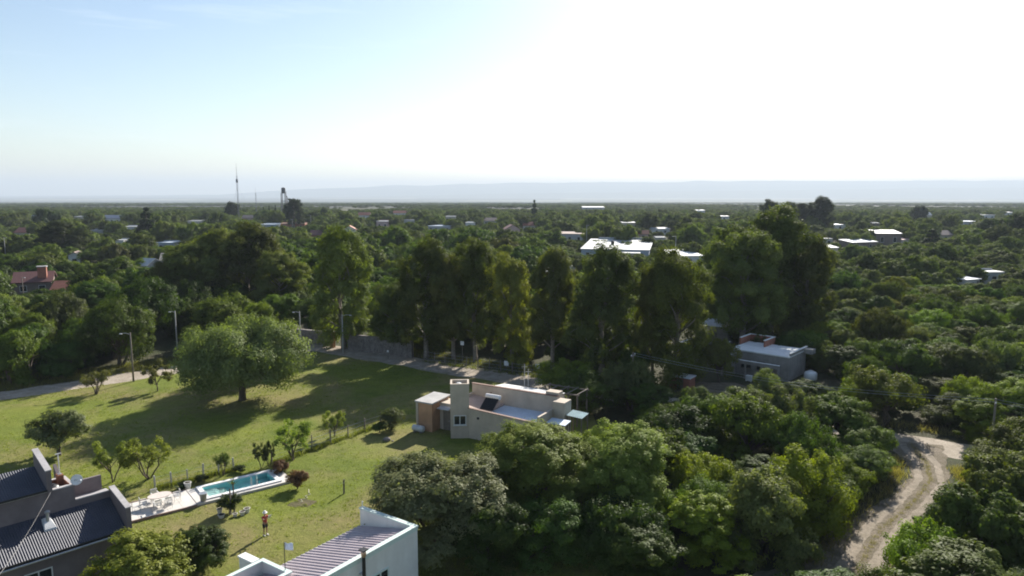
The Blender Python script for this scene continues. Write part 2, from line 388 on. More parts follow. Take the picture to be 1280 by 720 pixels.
mk('upper_wall', MB().box(-2.2, -2.0, 3.0, 4.6, 3.9, 5.6), W_PLUM, HA)
mk('upper_wall', MB().box(-13, -3.5, 3.0, 5.3, 0, 5.55), W_PLUM, HA)
mk('rear_wall', MB().box(-3.49, .35, 3.02, 5.2, 0, 3.9), W_PLUM, HA)
mk('terrace_floor', MB().box(-3.49, -2.21, 3.01, 4.59, 4.9, 5.0), SLAB, HA)
tw = mk('terrace_wall', MB().box(-3.49, -2.0, 4.6, 4.78, 3.9, 5.62), REDBRN, HA)
mk('lining', MB().box(-3.48, -2.21, 4.57, 4.595, 5.0, 5.6), REDBRN, tw)
mk('lining', MB().box(-2.24, -2.205, 3.01, 4.56, 5.0, 5.72), REDBRN, tw)
cp_ = mk('coping', MB().box(-13, -1.96, 2.76, 3.04, 5.6, 5.67).box(-2.24, -1.96, 3.041, 4.8, 5.6, 5.665).box(-3.49, -2.241, 4.58, 4.8, 5.621, 5.668), W_CAP, HA)
mk('chimney', MB().box(-2.55, -2.21, 4.1, 4.56, 5.0, 6.0), REDBRN, HA)
ur = mk('upper_roof', MB().corrugated((-13, 2.72, 5.72), (-3.5, 2.72, 5.72), (-13, 5.3, 6.62), 70, .022), ROOF_DARK, HA)
mk('fascia', MB().box(-13, -3.5, 2.62, 2.69, 5.68, 5.8), BLACKM, ur)
up_ = mk('parapet', MB().hexa([(-3.5, 2.7, 5.2), (-3.22, 2.7, 5.2), (-3.22, 5.4, 5.2), (-3.5, 5.4, 5.2), (-3.5, 2.7, 6.95), (-3.22, 2.7, 6.95), (-3.22, 5.4, 7.65), (-3.5, 5.4, 7.65)]), W_PLUM, HA)
mk('coping', MB().hexa([(-3.54, 2.66, 6.95), (-3.18, 2.66, 6.95), (-3.18, 5.44, 7.65), (-3.54, 5.44, 7.65), (-3.54, 2.66, 7.02), (-3.18, 2.66, 7.02), (-3.18, 5.44, 7.72), (-3.54, 5.44, 7.72)]), W_CAP, up_)
mk('rear_parapet', MB().box(-2.0, .2, 5.0, 5.19, 3.9, 5.0), W_PLUM, HA)
mk('rear_parapet', MB().hexa([(-2.1, 5.2, 3.5), (-1.9, 5.2, 3.5), (-1.9, 6.9, 3.5), (-2.1, 6.9, 3.5), (-2.1, 5.2, 4.7), (-1.9, 5.2, 4.7), (-1.9, 6.9, 5.9), (-2.1, 6.9, 5.9)]), W_PLUM, HA)
mk('rear_roof', MB().box(-2.0, .45, 3.03, 5.0, 3.905, 3.99).box(-2.0, .45, 3.6, 3.72, 3.99, 4.25), W_CAP, HA)
window(HA, -5.55, -4.1, .45, .85, 1.85)
dr = mk('garage_door', MB().box(-10.0, -7.3, .41, .452, .02, 2.2), plain('pale blue door', (.48, .56, .62), .6, .15, 1.5), HA)
fl = mk('flue', MB().tube([(-3.75, 2.1, 3.85), (-3.75, 2.1, 4.55)], .09, 10), STEEL, HA)
mk('flue_cap', MB().lathe([(.09, 4.55), (.16, 4.57), (.16, 4.66), (.05, 4.72)], 10, (-3.75, 2.1, 0)), STEEL, fl)
mk('flashing', MB().hexa([(-4.1, 1.55, 3.62), (-3.4, 1.55, 3.62), (-3.5, 2.5, 4.08), (-4.0, 2.5, 4.08), (-4.05, 1.6, 3.72), (-3.45, 1.6, 3.72), (-3.62, 2.3, 4.2), (-3.9, 2.3, 4.2)]), SHEET, fl)
tk = thing('water_tank', 'dark domed water tank on the red-brown roof terrace', 'tank', HA.matrix_basis @ Vector((-2.95, 3.85, 5.0)), R(47))
mk('body', MB().lathe([(.42, 0), (.44, .05), (.44, .38), (.36, .52), (.18, .6), (.05, .62)], 16), plain('tank plastic', (.05, .05, .055), .35, .2, 2), tk, True)
mk('lid', MB().lathe([(.15, .6), (.16, .64), (.02, .67)], 12), BLACKM, tk)
sd = thing('satellite_dish', 'white satellite dish on the corner of the roof terrace', 'dish', HA.matrix_basis @ Vector((-1.94, 2.9, 5.68)), R(47))
dish = MB(); rings = [(.02, -.09), (.15, -.075), (.27, -.03), (.34, .02)]
dm = Matrix.Rotation(R(-25), 4, 'Z') @ Matrix.Rotation(R(62), 4, 'X')
tmp = MB().lathe(rings + [(.345, .035), (.27, -.015), (.15, -.06), (.02, -.075)], 18)
dish.add([dm @ Vector(v) + Vector((.1, -.1, .22)) for v in tmp.v], tmp.f[:-2])
mk('reflector', dish, plain('dish white', (.75, .75, .74), .5, .1, 3), sd, True)
mk('bracket', MB().tube([(0, 0, -.02), (0, 0, .2), (.07, -.07, .22)], .025, 6), STEEL, sd)
mk('feed_arm', MB().tube([(.1, -.1, .05), (.25, -.42, .22)], .014, 5).tube([(.25, -.42, .2), (.23, -.38, .27)], .035, 6), STEEL, sd)
wm = thing('mast', 'thin white mast on the red-brown terrace chimney of the dark-roofed house', 'mast', HA.matrix_basis @ Vector((-2.38, 4.33, 6.0)), R(47))
mk('pole', MB().tube([(0, 0, -.02), (0, 0, 1.35)], .035, 8), FRAME_W, wm); mk('bracket', MB().box(-.1, .1, -.1, .1, -.02, .05), STEEL, wm)
mk('tip', MB().box(-.16, .16, -.025, .025, 1.352, 1.40), FRAME_W, wm)
wire = MB(); a, b = HA.matrix_basis @ Vector((-3.3, 2.72, 5.6)), HA.matrix_basis @ Vector((-9.5, -6, 3.6))
wire.tube([a.lerp(b, i / 10) - Vector((0, 0, .5 * math.sin(math.pi * i / 10))) for i in range(11)], .012, 4)
tag(mk('cable', wire, BLACKM), 'dark cable hanging from the dark-roofed house wall', 'cable')

# --- white house with mint coping (bottom centre)
HB = thing('white_house', 'white rendered house with mint coping and striped maroon sheet roof', 'house', (-5.6, 40.2, 0), R(55.2))
wallB = mk('wall', MB().box(-14, 0, 0, .22, 0, 4.42), WHITE, HB)
mk('wall', MB().box(-.22, 0, .221, 4.6, 0, 4.42), WHITE, HB); mk('wall', MB().box(-14, -.23, 4.38, 4.6, 0, 3.1), WHITE, HB)
mk('coping', MB().box(-14, .05, -.05, .26, 4.42, 4.52).box(-.26, .05, .261, 4.65, 4.42, 4.515), MINT, HB)
mk('drip_band', MB().box(-14, .02, -.025, -.002, 4.22, 4.418).box(.002, .024, 0, 4.6, 4.22, 4.418), MINT, HB)
roofB = mk('roof', MB().ribbed((-14, 4.72, 3.27), (-.23, 4.72, 3.27), (-14, .23, 4.28), 44, .05), MAROON, HB)
mk('gutter', MB().tube([(-14, 4.8, 3.17), (-.1, 4.8, 3.17)], .06, 6), MINT, roofB)
window(HB, -3.75, -2.45, 0, 1.9, 3.05, -1, .09, MINT)
window(HB, -9.0, -7.4, 0, 1.2, 2.5, -1, .09, MINT)
mk('finial', MB().tube([(-.1, 4.5, 4.5), (-.1, 4.5, 4.85)], .03, 6).lathe([(.01, 4.84), (.06, 4.88), (.01, 4.93)], 8, (-.1, 4.5, 0)), FRAME_W, HB)
lb = MB().box(-10, -7.05, 2.6, 2.75, 3.0, 3.95).box(-7.2, -7.05, 2.751, 5.0, 3.0, 3.95).box(-10, -7.201, 4.85, 5.0, 2.6, 3.95)
pbx = mk('roof_enclosure', lb, WHITE, HB); mk('coping', MB().box(-10, -7.0, 2.55, 2.8, 3.95, 4.02).box(-7.25, -7.0, 2.801, 5.05, 3.95, 4.015).box(-10, -7.251, 4.8, 5.05, 3.95, 4.018), MINT, pbx)
mk('buttress', MB().box(-7.6, -7.2, 5.2, 6.4, 0, 3.9), WHITE, HB)
mk('buttress_cap', MB().box(-7.65, -7.15, 5.15, 6.45, 3.9, 4.0), ROOFW, HB)
FB = thing('stove_pipe', 'black stove pipe with copper cowl in front of the white house wall', 'chimney', HB.matrix_basis @ Vector((-4.55, -.28, 0)), R(55.2))
mk('pipe', MB().tube([(0, 0, 0), (0, 0, 4.62)], .10, 12), BLACKM, FB, False)
mk('cowl', MB().lathe([(.10, 4.62), (.13, 4.65), (.15, 4.8), (.13, 4.94), (.09, 4.98)], 12), COPPER, FB, True)
mk('hat', MB().box(-.19, .19, -.19, .19, 5.0, 5.06).box(-.012, .012, -.15, .15, 4.94, 5.0), BLACKM, FB)
for z in (1.5, 3.6): mk('bracket', MB().box(-.13, .13, .05, .275, z, z + .05), STEEL, FB)
FL = thing('flagpole', 'small pale flag on a thin dark pole above the maroon roof', 'flag', HB.matrix_basis @ Vector((-7.12, 3.0, 4.02)), R(10))
mk('pole', MB().tube([(0, 0, -.02), (0, 0, 1.55)], .022, 6), BLACKM, FL)
fm = MB(); 
for i in range(7):
    for j in range(5):
        x = .03 + i * .07; fm.v.append((x, .035 * math.sin(i * 1.1 + j * .4), 1.15 + j * .1 - .02 * i - .03 * math.sin(i)))
for i in range(6):
    for j in range(4): fm.f.append((i * 5 + j, (i + 1) * 5 + j, (i + 1) * 5 + j + 1, i * 5 + j + 1))
fo = mk('cloth', fm, plain('flag cloth', (.62, .70, .80), .8, .15, 4), FL, True)
sm = fo.modifiers.new('thick', 'SOLIDIFY'); sm.thickness = .008

# --- tower house (middle)
HC = thing('tower_house', 'pink-beige house with square tower, roof basin and solar heater by the road', 'house', (-4.24, 68.3, 0), R(-30))
keep(-5, 69, 7, .6); keep(3, 68, 8, 2.4)
tx, ty, tr_ = -1.23, .25, R(34)
def trot(mb): 
    c, s = math.cos(tr_), math.sin(tr_); mb.v = [(tx + x * c - y * s, ty + x * s + y * c, z) for x, y, z in mb.v]; return mb
tower = mk('tower', trot(MB().box(-.92, .92, -.9, -.72, 0, 5.5).box(-.92, -.74, -.719, .9, 0, 5.5).box(.74, .92, -.719, .9, 0, 5.5).box(-.739, .739, .72, .9, 0, 5.5)), PINK, HC)
mk('tower_top', trot(MB().box(-.735, .735, -.715, .715, 4.7, 4.95)), SLAB, tower)
mk('water_tank', trot(MB().lathe([(.3, 4.95), (.34, 5.0), (.34, 5.25), (.2, 5.36), (.04, 5.38)], 12, (-.1, .1, 0))), SHEET, tower, True)
wt = MB(); 
wf = window(tower, -.62, .62, -.9, 1.35, 2.35, -1, .08)
for o in [wf] + list(wf.children):
    for v in o.data.vertices: 
        c, s = math.cos(tr_), math.sin(tr_); x, y, z = v.co; v.co = (tx + x * c - y * s, ty + x * s + y * c, z)
mk('front_wall', MB().hexa([(-.4, -.02, 0), (7.7, -.02, 0), (7.7, .2, 0), (-.4, .2, 0), (-.4, -.02, 3.05), (7.7, -.02, 2.7), (7.7, .2, 2.7), (-.4, .2, 3.05)]), PINK, HC)
mk('front_coping', MB().hexa([(-.4, -.07, 3.05), (7.7, -.07, 2.7), (7.7, .25, 2.7), (-.4, .25, 3.05), (-.4, -.07, 3.11), (7.7, -.07, 2.76), (7.7, .25, 2.76), (-.4, .25, 3.11)]), BROWNC, HC)
bw = mk('back_wall', MB().box(-2.2, 7.7, 4.0, 4.22, 0, 4.3), PINK, HC)
mk('coping', MB().box(-2.25, 7.75, 3.95, 4.27, 4.3, 4.38), BROWNC, bw)
mk('side_wall', MB().box(7.48, 7.7, .201, 3.99, 0, 3.3), PINK, HC)
mk('side_wall', MB().box(-2.2, -2.0, .6, 3.99, 0, 3.4), PINK, HC)
mk('roof_basin', MB().box(1.7, 7.47, .26, 3.98, 2.3, 2.56), COAT, HC)
mk('roof_slope', MB().hexa([(-1.99, .26, 2.3), (1.69, .26, 2.3), (1.69, 3.98, 2.3), (-1.99, 3.98, 2.3), (-1.99, .26, 2.95), (1.69, .26, 2.64), (1.69, 3.98, 2.75), (-1.99, 3.98, 3.2)]), plain('pale terracotta roof', (.46, .36, .31), .7, .2, .8), HC)
mk('rear_roof', MB().corrugated((.3, 4.3, 4.34), (7.4, 4.3, 4.34), (.3, 6.4, 4.05), 40, .03), SHEET, HC)
mk('rear_wall', MB().box(.3, 7.4, 4.5, 6.2, 0, 3.95), PINK, HC)
mk('roof_box', MB().box(6.3, 7.69, 4.23, 5.2, 0, 4.62), PINK, HC); mk('roof_box', MB().box(7.71, 8.95, 3.0, 4.5, 0, 4.1), PINK, HC)
cn = mk('canopy', MB().hexa([(7.9, 1.2, 2.5), (9.9, 1.2, 2.5), (9.9, 2.48, 2.62), (7.9, 2.48, 2.62), (7.9, 1.2, 2.56), (9.9, 1.2, 2.56), (9.9, 2.48, 2.68), (7.9, 2.48, 2.68)]), COAT, HC)
for x, y in ((8.0, 1.3), (9.8, 1.3), (9.8, 2.4)): mk('post', MB().box(x - .05, x + .05, y - .05, y + .05, 0, 2.5), WOODG, cn)
ca = mk('carport', MB().corrugated((9.0, 3.2, 2.9), (10.7, 3.2, 2.8), (9.0, 4.8, 3.0), 10, .03), TEAL, HC)
for x, y in ((9.1, 3.3), (10.6, 3.3), (10.6, 4.7), (9.1, 4.7)): mk('post', MB().box(x - .05, x + .05, y - .05, y + .05, 0, 2.78), WOODG, ca)
lw_ = mk('left_wing', MB().box(-6.05, -4.15, -.45, 2.6, 0, 2.92), ORANGE, HC)
mk('roof_slab', MB().hexa([(-6.2, -.6, 2.92), (-4.0, -.6, 2.92), (-4.0, 2.7, 3.05), (-6.2, 2.7, 3.05), (-6.2, -.6, 3.06), (-4.0, -.6, 3.06), (-4.0, 2.7, 3.19), (-6.2, 2.7, 3.19)]), SLAB, lw_)
mk('pilaster', MB().box(-6.12, -5.85, -.52, -.451, 0, 2.915), PINK, lw_)
mk('middle_wall', MB().box(-4.14, -2.21, .9, 2.6, 0, 2.8), PINK, HC)
dc = mk('door', MB().box(-3.7, -2.85, .86, .9, .02, 2.05), WOODG, HC); mk('handle', MB().box(-2.98, -2.93, .8, .86, .95, 1.05), STEEL, dc)
mk('door_canopy', MB().hexa([(-4.0, .2, 2.3), (-2.6, .2, 2.3), (-2.6, .9, 2.45), (-4.0, .9, 2.45), (-4.0, .2, 2.36), (-2.6, .2, 2.36), (-2.6, .9, 2.51), (-4.0, .9, 2.51)]), SHEET, HC)
mk('wall_lamp', MB().box(1.0, 1.2, -.12, -.02, 2.1, 2.3), BLACKM, HC)
SH = thing('solar_heater', 'solar water heater with white tank on the tower house roof', 'solar heater', HC.matrix_basis @ Vector((1.3, 2.1, 2.66)), R(-30))
mk('tank', MB().tube([(-.85, .35, 1.12), (-.8, .35, 1.12), (.8, .35, 1.12), (.85, .35, 1.12)], [.16, .24, .24, .16], 14), plain('tank white', (.74, .74, .73), .35, .1, 3), SH, False)
col_ = mk('collector', MB().hexa([(-.75, -.95, .1), (.75, -.95, .1), (.75, .2, .95), (-.75, .2, .95), (-.75, -.98, .16), (.75, -.98, .16), (.75, .17, 1.01), (-.75, .17, 1.01)]), BLACKM, SH)
for i in range(12): 
    x = -.68 + i * .124; mk('tube', MB().tube([(x, -.95, .2), (x, .2, 1.06)], .028, 6), GLASS, col_)
for x in (-.7, .7):
    for q_ in ([(x, .4, 0), (x, .36, .9)], [(x, -.95, 0), (x, -.95, .15)]): mk('leg', MB().tube(q_, .025, 6), STEEL, SH)
VP = thing('vent_pipe', 'small capped vent pipe behind the solar heater tank', 'vent', HC.matrix_basis @ Vector((.35, 3.6, 2.95)))
mk('pipe', MB().tube([(0, 0, -.1), (0, 0, .75)], .06, 8), PINK, VP); mk('cap', MB().lathe([(.1, .75), (.12, .8), (.02, .88)], 8), BROWNC, VP)
PG = thing('pergola', 'bare timber pergola frame behind the tower house', 'pergola', HC.matrix_basis @ Vector((3.4, 8.4, 0)), R(-30))
for i, (x, y) in enumerate(((0, 0), (2.2, 0), (4.4, 0), (0, 2.4), (2.2, 2.4), (4.4, 2.4))): mk('post', MB().box(x - .07, x + .07, y - .07, y + .07, 0, 3.3), WOODG, PG)
for y in (0, 2.4): mk('beam', MB().box(-.2, 4.6, y - .06, y + .06, 3.3, 3.42), WOODG, PG)
for i in range(5): mk('rafter', MB().box(.0 + i * 1.1, .08 + i * 1.1, -.2, 2.6, 3.42, 3.5), WOODG, PG)
for i, (x, y) in enumerate(((2.6, 6.6), (2.95, 6.75))):
    am = thing('antenna_mast', ('taller', 'shorter')[i] + ' of two thin steel masts beside the bare pergola', 'mast', HC.matrix_basis @ Vector((x, y, 0)))
    mk('pole', MB().tube([(0, 0, -.1), (0, 0, 6.4 - i * .5)], .035, 6), STEEL, am); mk('antenna', MB().box(-.3, .3, -.015, .015, 6.1 - i * .5, 6.13 - i * .5), STEEL, am)
gt = thing('gas_tank', 'pale gas tank lying beside the tower house left wing', 'tank', HC.matrix_basis @ Vector((-5.4, -1.1, 0)), R(-30))
mk('body', MB().tube([(-.7, 0, .42), (-.6, 0, .42), (.6, 0, .42), (.7, 0, .42)], [.2, .32, .32, .2], 14), plain('tank grey white', (.55, .57, .58), .5, .15, 2), gt)
for x in (-.4, .4): mk('foot', MB().box(x - .06, x + .06, -.25, .25, 0, .16), CONC, gt)

# --- grey block house (right)
for q_ in TRK[:7]: keep(q_[0], q_[1], 1.2, .1)
HD = thing('grey_block_house', 'unfinished grey block house with bright white flat roof and red walled room', 'house', (35.3, 89.5, 0), R(-41.5))
keep(31, 92, 7, 1.7); keep(36, 91, 4, 1.6)
mk('wall', MB().box(-7.8, 0, 0, .2, 0, 3.12).box(-.2, 0, .201, 6.1, 0, 3.12).box(-7.8, -.201, 5.9, 6.1, 0, 3.12).box(-7.8, -7.6, .201, 5.899, 0, 3.12), CONC, HD)
mk('roof', MB().box(-7.9, .06, -.08, 6.2, 3.121, 3.28), ROOFW, HD)
mk('roof_edge', MB().box(-.1, .1, .4, 6.25, 3.281, 3.62).box(.101, 1.2, 5.0, 6.25, 2.9, 3.5), CONC, HD)
mk('edge_cap', MB().box(-.13, .13, .36, 6.3, 3.62, 3.69), ROOFW, HD)
rr = mk('red_room', MB().box(-8.2, -4.6, 6.9, 7.1, 0, 4.15).box(-4.8, -4.6, 3.6, 6.899, 3.29, 4.15).box(-8.2, -8.0, 3.6, 6.899, 0, 4.15), BRICK, HD)
mk('room_cap', MB().box(-8.24, -4.56, 6.86, 7.14, 4.15, 4.22).box(-4.84, -4.56, 3.56, 6.859, 4.15, 4.22).box(-8.24, -7.96, 3.56, 6.859, 4.15, 4.22), ROOFW, HD)
mk('porch_beam', MB().box(-7.0, -.4, -2.2, -2.0, 1.95, 2.4), CONC, HD); mk('beam_cap', MB().box(-7.0, -.36, -2.24, -1.96, 2.4, 2.45), ROOFW, HD)
mk('porch_wall', MB().box(-7.9, -7.001, -2.6, -.01, 0, 2.75), CONC, HD); mk('wall_cap', MB().box(-7.95, -6.95, -2.65, -.06, 2.75, 2.82), ROOFW, HD)
for x in (-4.8, -2.6, -.5): mk('porch_post', MB().box(x - .1, x + .1, -2.19, -2.01, 0, 1.949), CONC, HD)
for x0, x1 in ((-6.3, -4.9), (-4.2, -3.0)): window(HD, x0, x1, 0, .9, 2.1, -1, .07, WOODG)
dd = mk('door', MB().box(-2.2, -1.3, -.04, -.001, .02, 2.05), WOODG, HD); mk('handle', MB().box(-1.42, -1.37, -.09, -.041, 1.0, 1.08), STEEL, dd)
for i, (x, w, h, lab) in enumerate(((-3.9, .7, .75, 'white cupboard standing in the grey block house porch'), (-2.1, 1.1, .5, 'low white bench in the grey block house porch'))):
    q = thing('cupboard' if i == 0 else 'bench', lab, 'cupboard' if i == 0 else 'bench', HD.matrix_basis @ Vector((x, -2.9, 0)), R(-41.5))
    mk('body' if i == 0 else 'seat', MB().box(-w / 2, w / 2, -.25, .25, .08 if i == 0 else h - .1, h if i == 0 else h), ROOFW, q)
    for sx in (-1, 1): mk('leg', MB().box(sx * w / 2 * .85 - .04, sx * w / 2 * .85 + .04, -.22, .22, 0, .08 if i == 0 else h - .1), ROOFW, q)
    if i == 0: mk('door', MB().box(-w / 2 + .05, -.02, -.27, -.251, .12, h - .05), FRAME_W, q); mk('door', MB().box(.02, w / 2 - .05, -.27, -.251, .12, h - .05), FRAME_W, q)
wtk = thing('water_trough', 'bright white round tank outside the grey block house', 'tank', HD.matrix_basis @ Vector((1.7, 3.3, 0)))
mk('body', MB().lathe([(.75, 0), (.8, .05), (.8, .8), (.7, .95), (.3, 1.1), (.05, 1.12)], 18), plain('tank plastic white', (.78, .78, .77), .45, .1, 2), wtk, True)
mk('lid', MB().lathe([(.28, 1.1), (.3, 1.16), (.02, 1.2)], 12), FRAME_W, wtk)
# roofless shell and brick hut beside it
p = G(872, 455); SHL = thing('unfinished_shell', 'roofless block walls with white top edges beside the grey block house', 'building', (p.x, p.y, 0), R(-41.5))
mk('wall', MB().box(-3, 3, 0, .2, 0, 2.7).box(-3, -2.8, .201, 4, 0, 2.7).box(2.8, 3, .201, 4, 0, 3.0), CONC, SHL); mk('cap', MB().box(-3.04, 3.04, -.03, .23, 2.7, 2.76).box(-3.03, -2.77, .231, 4.04, 2.7, 2.755).box(2.77, 3.03, .231, 4.04, 3.0, 3.06), ROOFW, SHL)
mk('painted_opening', MB().box(-1.2, .2, -.012, -.002, .9, 2.0), OPENING_SHADE, SHL)  # flat dark panel on the solid wall; the opening's shade is its colour
p = G(893, 431); HS = thing('shed', 'grey shed roof showing over the olive tree beside the block house', 'shed', (p.x, p.y, 0), R(-35))
mk('wall', MB().box(-2, 2, 0, 3, 0, 2.9), CONC, HS); mk('roof', MB().hexa([(-2.3, -.3, 2.95), (2.3, -.3, 2.95), (2.3, 3.3, 3.5), (-2.3, 3.3, 3.5), (-2.3, -.3, 3.05), (2.3, -.3, 3.05), (2.3, 3.3, 3.6), (-2.3, 3.3, 3.6)]), SHEET, HS); mk('door', MB().box(-.5, .4, -.03, -.002, .02, 2.0), WOODG, HS)
p = G(850, 487); BH = thing('brick_hut', 'low red brick hut with white roof slab by the road', 'hut', (p.x, p.y, 0), R(-36)); keep(p.x, p.y, 1.5, .6)
mk('wall', MB().box(-1.2, 1.2, 0, 1.8, 0, 1.5), BRICK, BH); mk('slab', MB().box(-1.3, 1.3, -.1, 1.9, 1.5, 1.6), ROOFW, BH); mk('door', MB().box(-.4, .4, -.03, -.002, .05, 1.3), WOODG, BH)
for x in (-1.75, -1.45): mk('pier', MB().box(x - .12, x + .12, 0, .24, 0, 1.3), BRICK, BH)

# --- stone wall along the road
def stone_wall(name, label, p0, p1, h, th, seed):
    rnd = random.Random(seed); L = (p1 - p0).length; ang = math.atan2(p1.y - p0.y, p1.x - p0.x); w = thing(name, label, 'wall', (p0.x, p0.y, 0), ang, 'stone walls by the lane corner')
    mk('core', MB().box(0, L, -th * .3, th * .3, 0, h * .97), STONE_J, w); mb = MB(); z = 0; row_i = 0
    while z < h - .05:
        hh = rnd.uniform(.22, .36); x = rnd.uniform(-.2, 0)
        while x < L:
            ww = rnd.uniform(.3, .7); a, b = max(0, x) + .015, min(L, x + ww) - .015
            if b - a > .06:
                e = rnd.uniform(.0, .07)
                mb.hexa([(a, -th / 2 - e, z), (b, -th / 2 - e, z), (b, th / 2 + e, z), (a, th / 2 + e, z), (a + rnd.uniform(0, .05), -th / 2 - e * .6, z + hh - .02), (b - rnd.uniform(0, .05), -th / 2 - e * .6, z + hh - rnd.uniform(0, .05)), (b, th / 2 + e, z + hh - .02), (a, th / 2 + e, z + hh - .02)])
            x += ww
        z += hh
    so = mk('stones', mb, STONE_M, w); so['kind'] = 'stuff'; return w
stone_wall('stone_wall', 'long rubble stone wall beside the road below the eucalyptus row', G(436, 437), G(516, 447), 2.5, .5, 1)
stone_wall('stone_wall', 'short stone wall beyond the gate gap at the lane corner', G(372, 428), G(413, 432), 2.3, .5, 2)
for i, px in enumerate((416, 433)):
    p = G(px, 434.5); gp_ = thing('gate_post', ('ochre gate post at the short stone wall', 'ochre gate post at the long stone wall')[i], 'gate post', (p.x, p.y, 0), R(-30), 'gate posts')
    mk('shaft', MB().box(-.3, .3, -.3, .3, 0, 2.5), ORANGE, gp_); mk('cap', MB().box(-.36, .36, -.36, .36, 2.5, 2.62), SLAB, gp_)

# --- houses out in the town
_hn = 0
def far_house(px, py, wpx, h, depth, yaw, roof, wall, roofm, label, vis=.45, wins=2, cat='house', name='house', pitch=None):
    if pitch is None: pitch = .06 if roof == 'lean' else .3
    depth *= .75
    if 1000 < px < 1140 and roof == 'lean': pitch = .13
    global _hn; _hn += 1
    p = G(px, py); w = wpx / FPX * math.hypot(p.y, 24) ; o = thing(name, label, cat, (p.x, p.y, 0), R(yaw)); hw = w / 2; keep(p.x, p.y, hw * .85, h * (vis + (.05 if px > 690 else .25)))
    mk('wall', MB().box(-hw, hw, 0, depth, 0, h), wall, o)
    if roof == 'flat': 
        mk('roof', MB().box(-hw - .15, hw + .15, -.15, depth + .15, h + .002, h + .22), roofm, o); mk('parapet', MB().box(-hw, hw, depth - .2, depth, h + .221, h + .7), wall, o)
    elif roof == 'gable':
        r = depth * pitch; m = MB()
        m.add([(-hw - .4, -.5, h - .15), (hw + .4, -.5, h - .15), (hw + .4, depth / 2, h + r), (-hw - .4, depth / 2, h + r), (hw + .4, depth + .5, h - .15), (-hw - .4, depth + .5, h - .15)], [(0, 1, 2, 3), (3, 2, 4, 5)])
        ro = mk('roof', m, roofm, o); s = ro.modifiers.new('thick', 'SOLIDIFY'); s.thickness = .18
        mk('gable', MB().add([(-hw, 0, h), (-hw, depth, h), (-hw, depth / 2, h + r - .2), (hw, 0, h), (hw, depth, h), (hw, depth / 2, h + r - .2)], [(0, 2, 1), (3, 4, 5)]), wall, o)
    elif roof == 'gable_front':
        r = hw * pitch * 2; m = MB()
        m.add([(-hw - .4, -.4, h - .1), (0, -.4, h + r), (hw + .4, -.4, h - .1), (-hw - .4, depth + .4, h - .1), (0, depth + .4, h + r), (hw + .4, depth + .4, h - .1)], [(0, 1, 4, 3), (1, 2, 5, 4)])
        ro = mk('roof', m, roofm, o); s = ro.modifiers.new('thick', 'SOLIDIFY'); s.thickness = .18
        mk('gable', MB().add([(-hw, 0, h), (hw, 0, h), (0, 0, h + r - .2), (-hw, depth, h), (hw, depth, h), (0, depth, h + r - .2)], [(0, 1, 2), (3, 5, 4)]), wall, o)
    elif roof == 'lean':
        r = depth * pitch
        mk('roof', MB().hexa([(-hw - .3, -.4, h), (hw + .3, -.4, h), (hw + .3, depth + .3, h + r), (-hw - .3, depth + .3, h + r), (-hw - .3, -.4, h + .16), (hw + .3, -.4, h + .16), (hw + .3, depth + .3, h + r + .16), (-hw - .3, depth + .3, h + r + .16)]), roofm, o)
        mk('upper_wall', MB().hexa([(-hw, 0, h), (hw, 0, h), (hw, depth, h), (-hw, depth, h), (-hw, 0, h + .01), (hw, 0, h + .01), (hw, depth, h + r - .02), (-hw, depth, h + r - .02)]), wall, o)
    for k in range(wins):
        x = -hw + (k + .5) * 2 * hw / max(1, wins); ww = min(.7, hw / wins * .5); window(o, x - ww, x + ww, 0, h * .36, h * .74, -1, .08, FRAME_W, False)
    if wins: mk('door', MB().box(-.45, .45, -.04, -.001, .02, 2.05) if wins % 2 == 0 else MB().box(hw * .62, hw * .62 + .8, -.04, -.001, .02, 2.05), WOODG, o)
    return o
CREAM = plain('cream wall', (.55, .50, .43), .85, .18, .5); BLUEG = plain('blue grey wall', (.36, .42, .50), .85, .18, .5); PINKW = plain('pink wall', (.58, .40, .37), .85, .18, .5)
BRNW = plain('brown wall', (.22, .17, .145), .88, .25, .6); GREYW = plain('grey wall', (.40, .41, .43), .85, .2, .5); BRNR = plain('brown roof', (.30, .22, .19), .8, .25, .9)
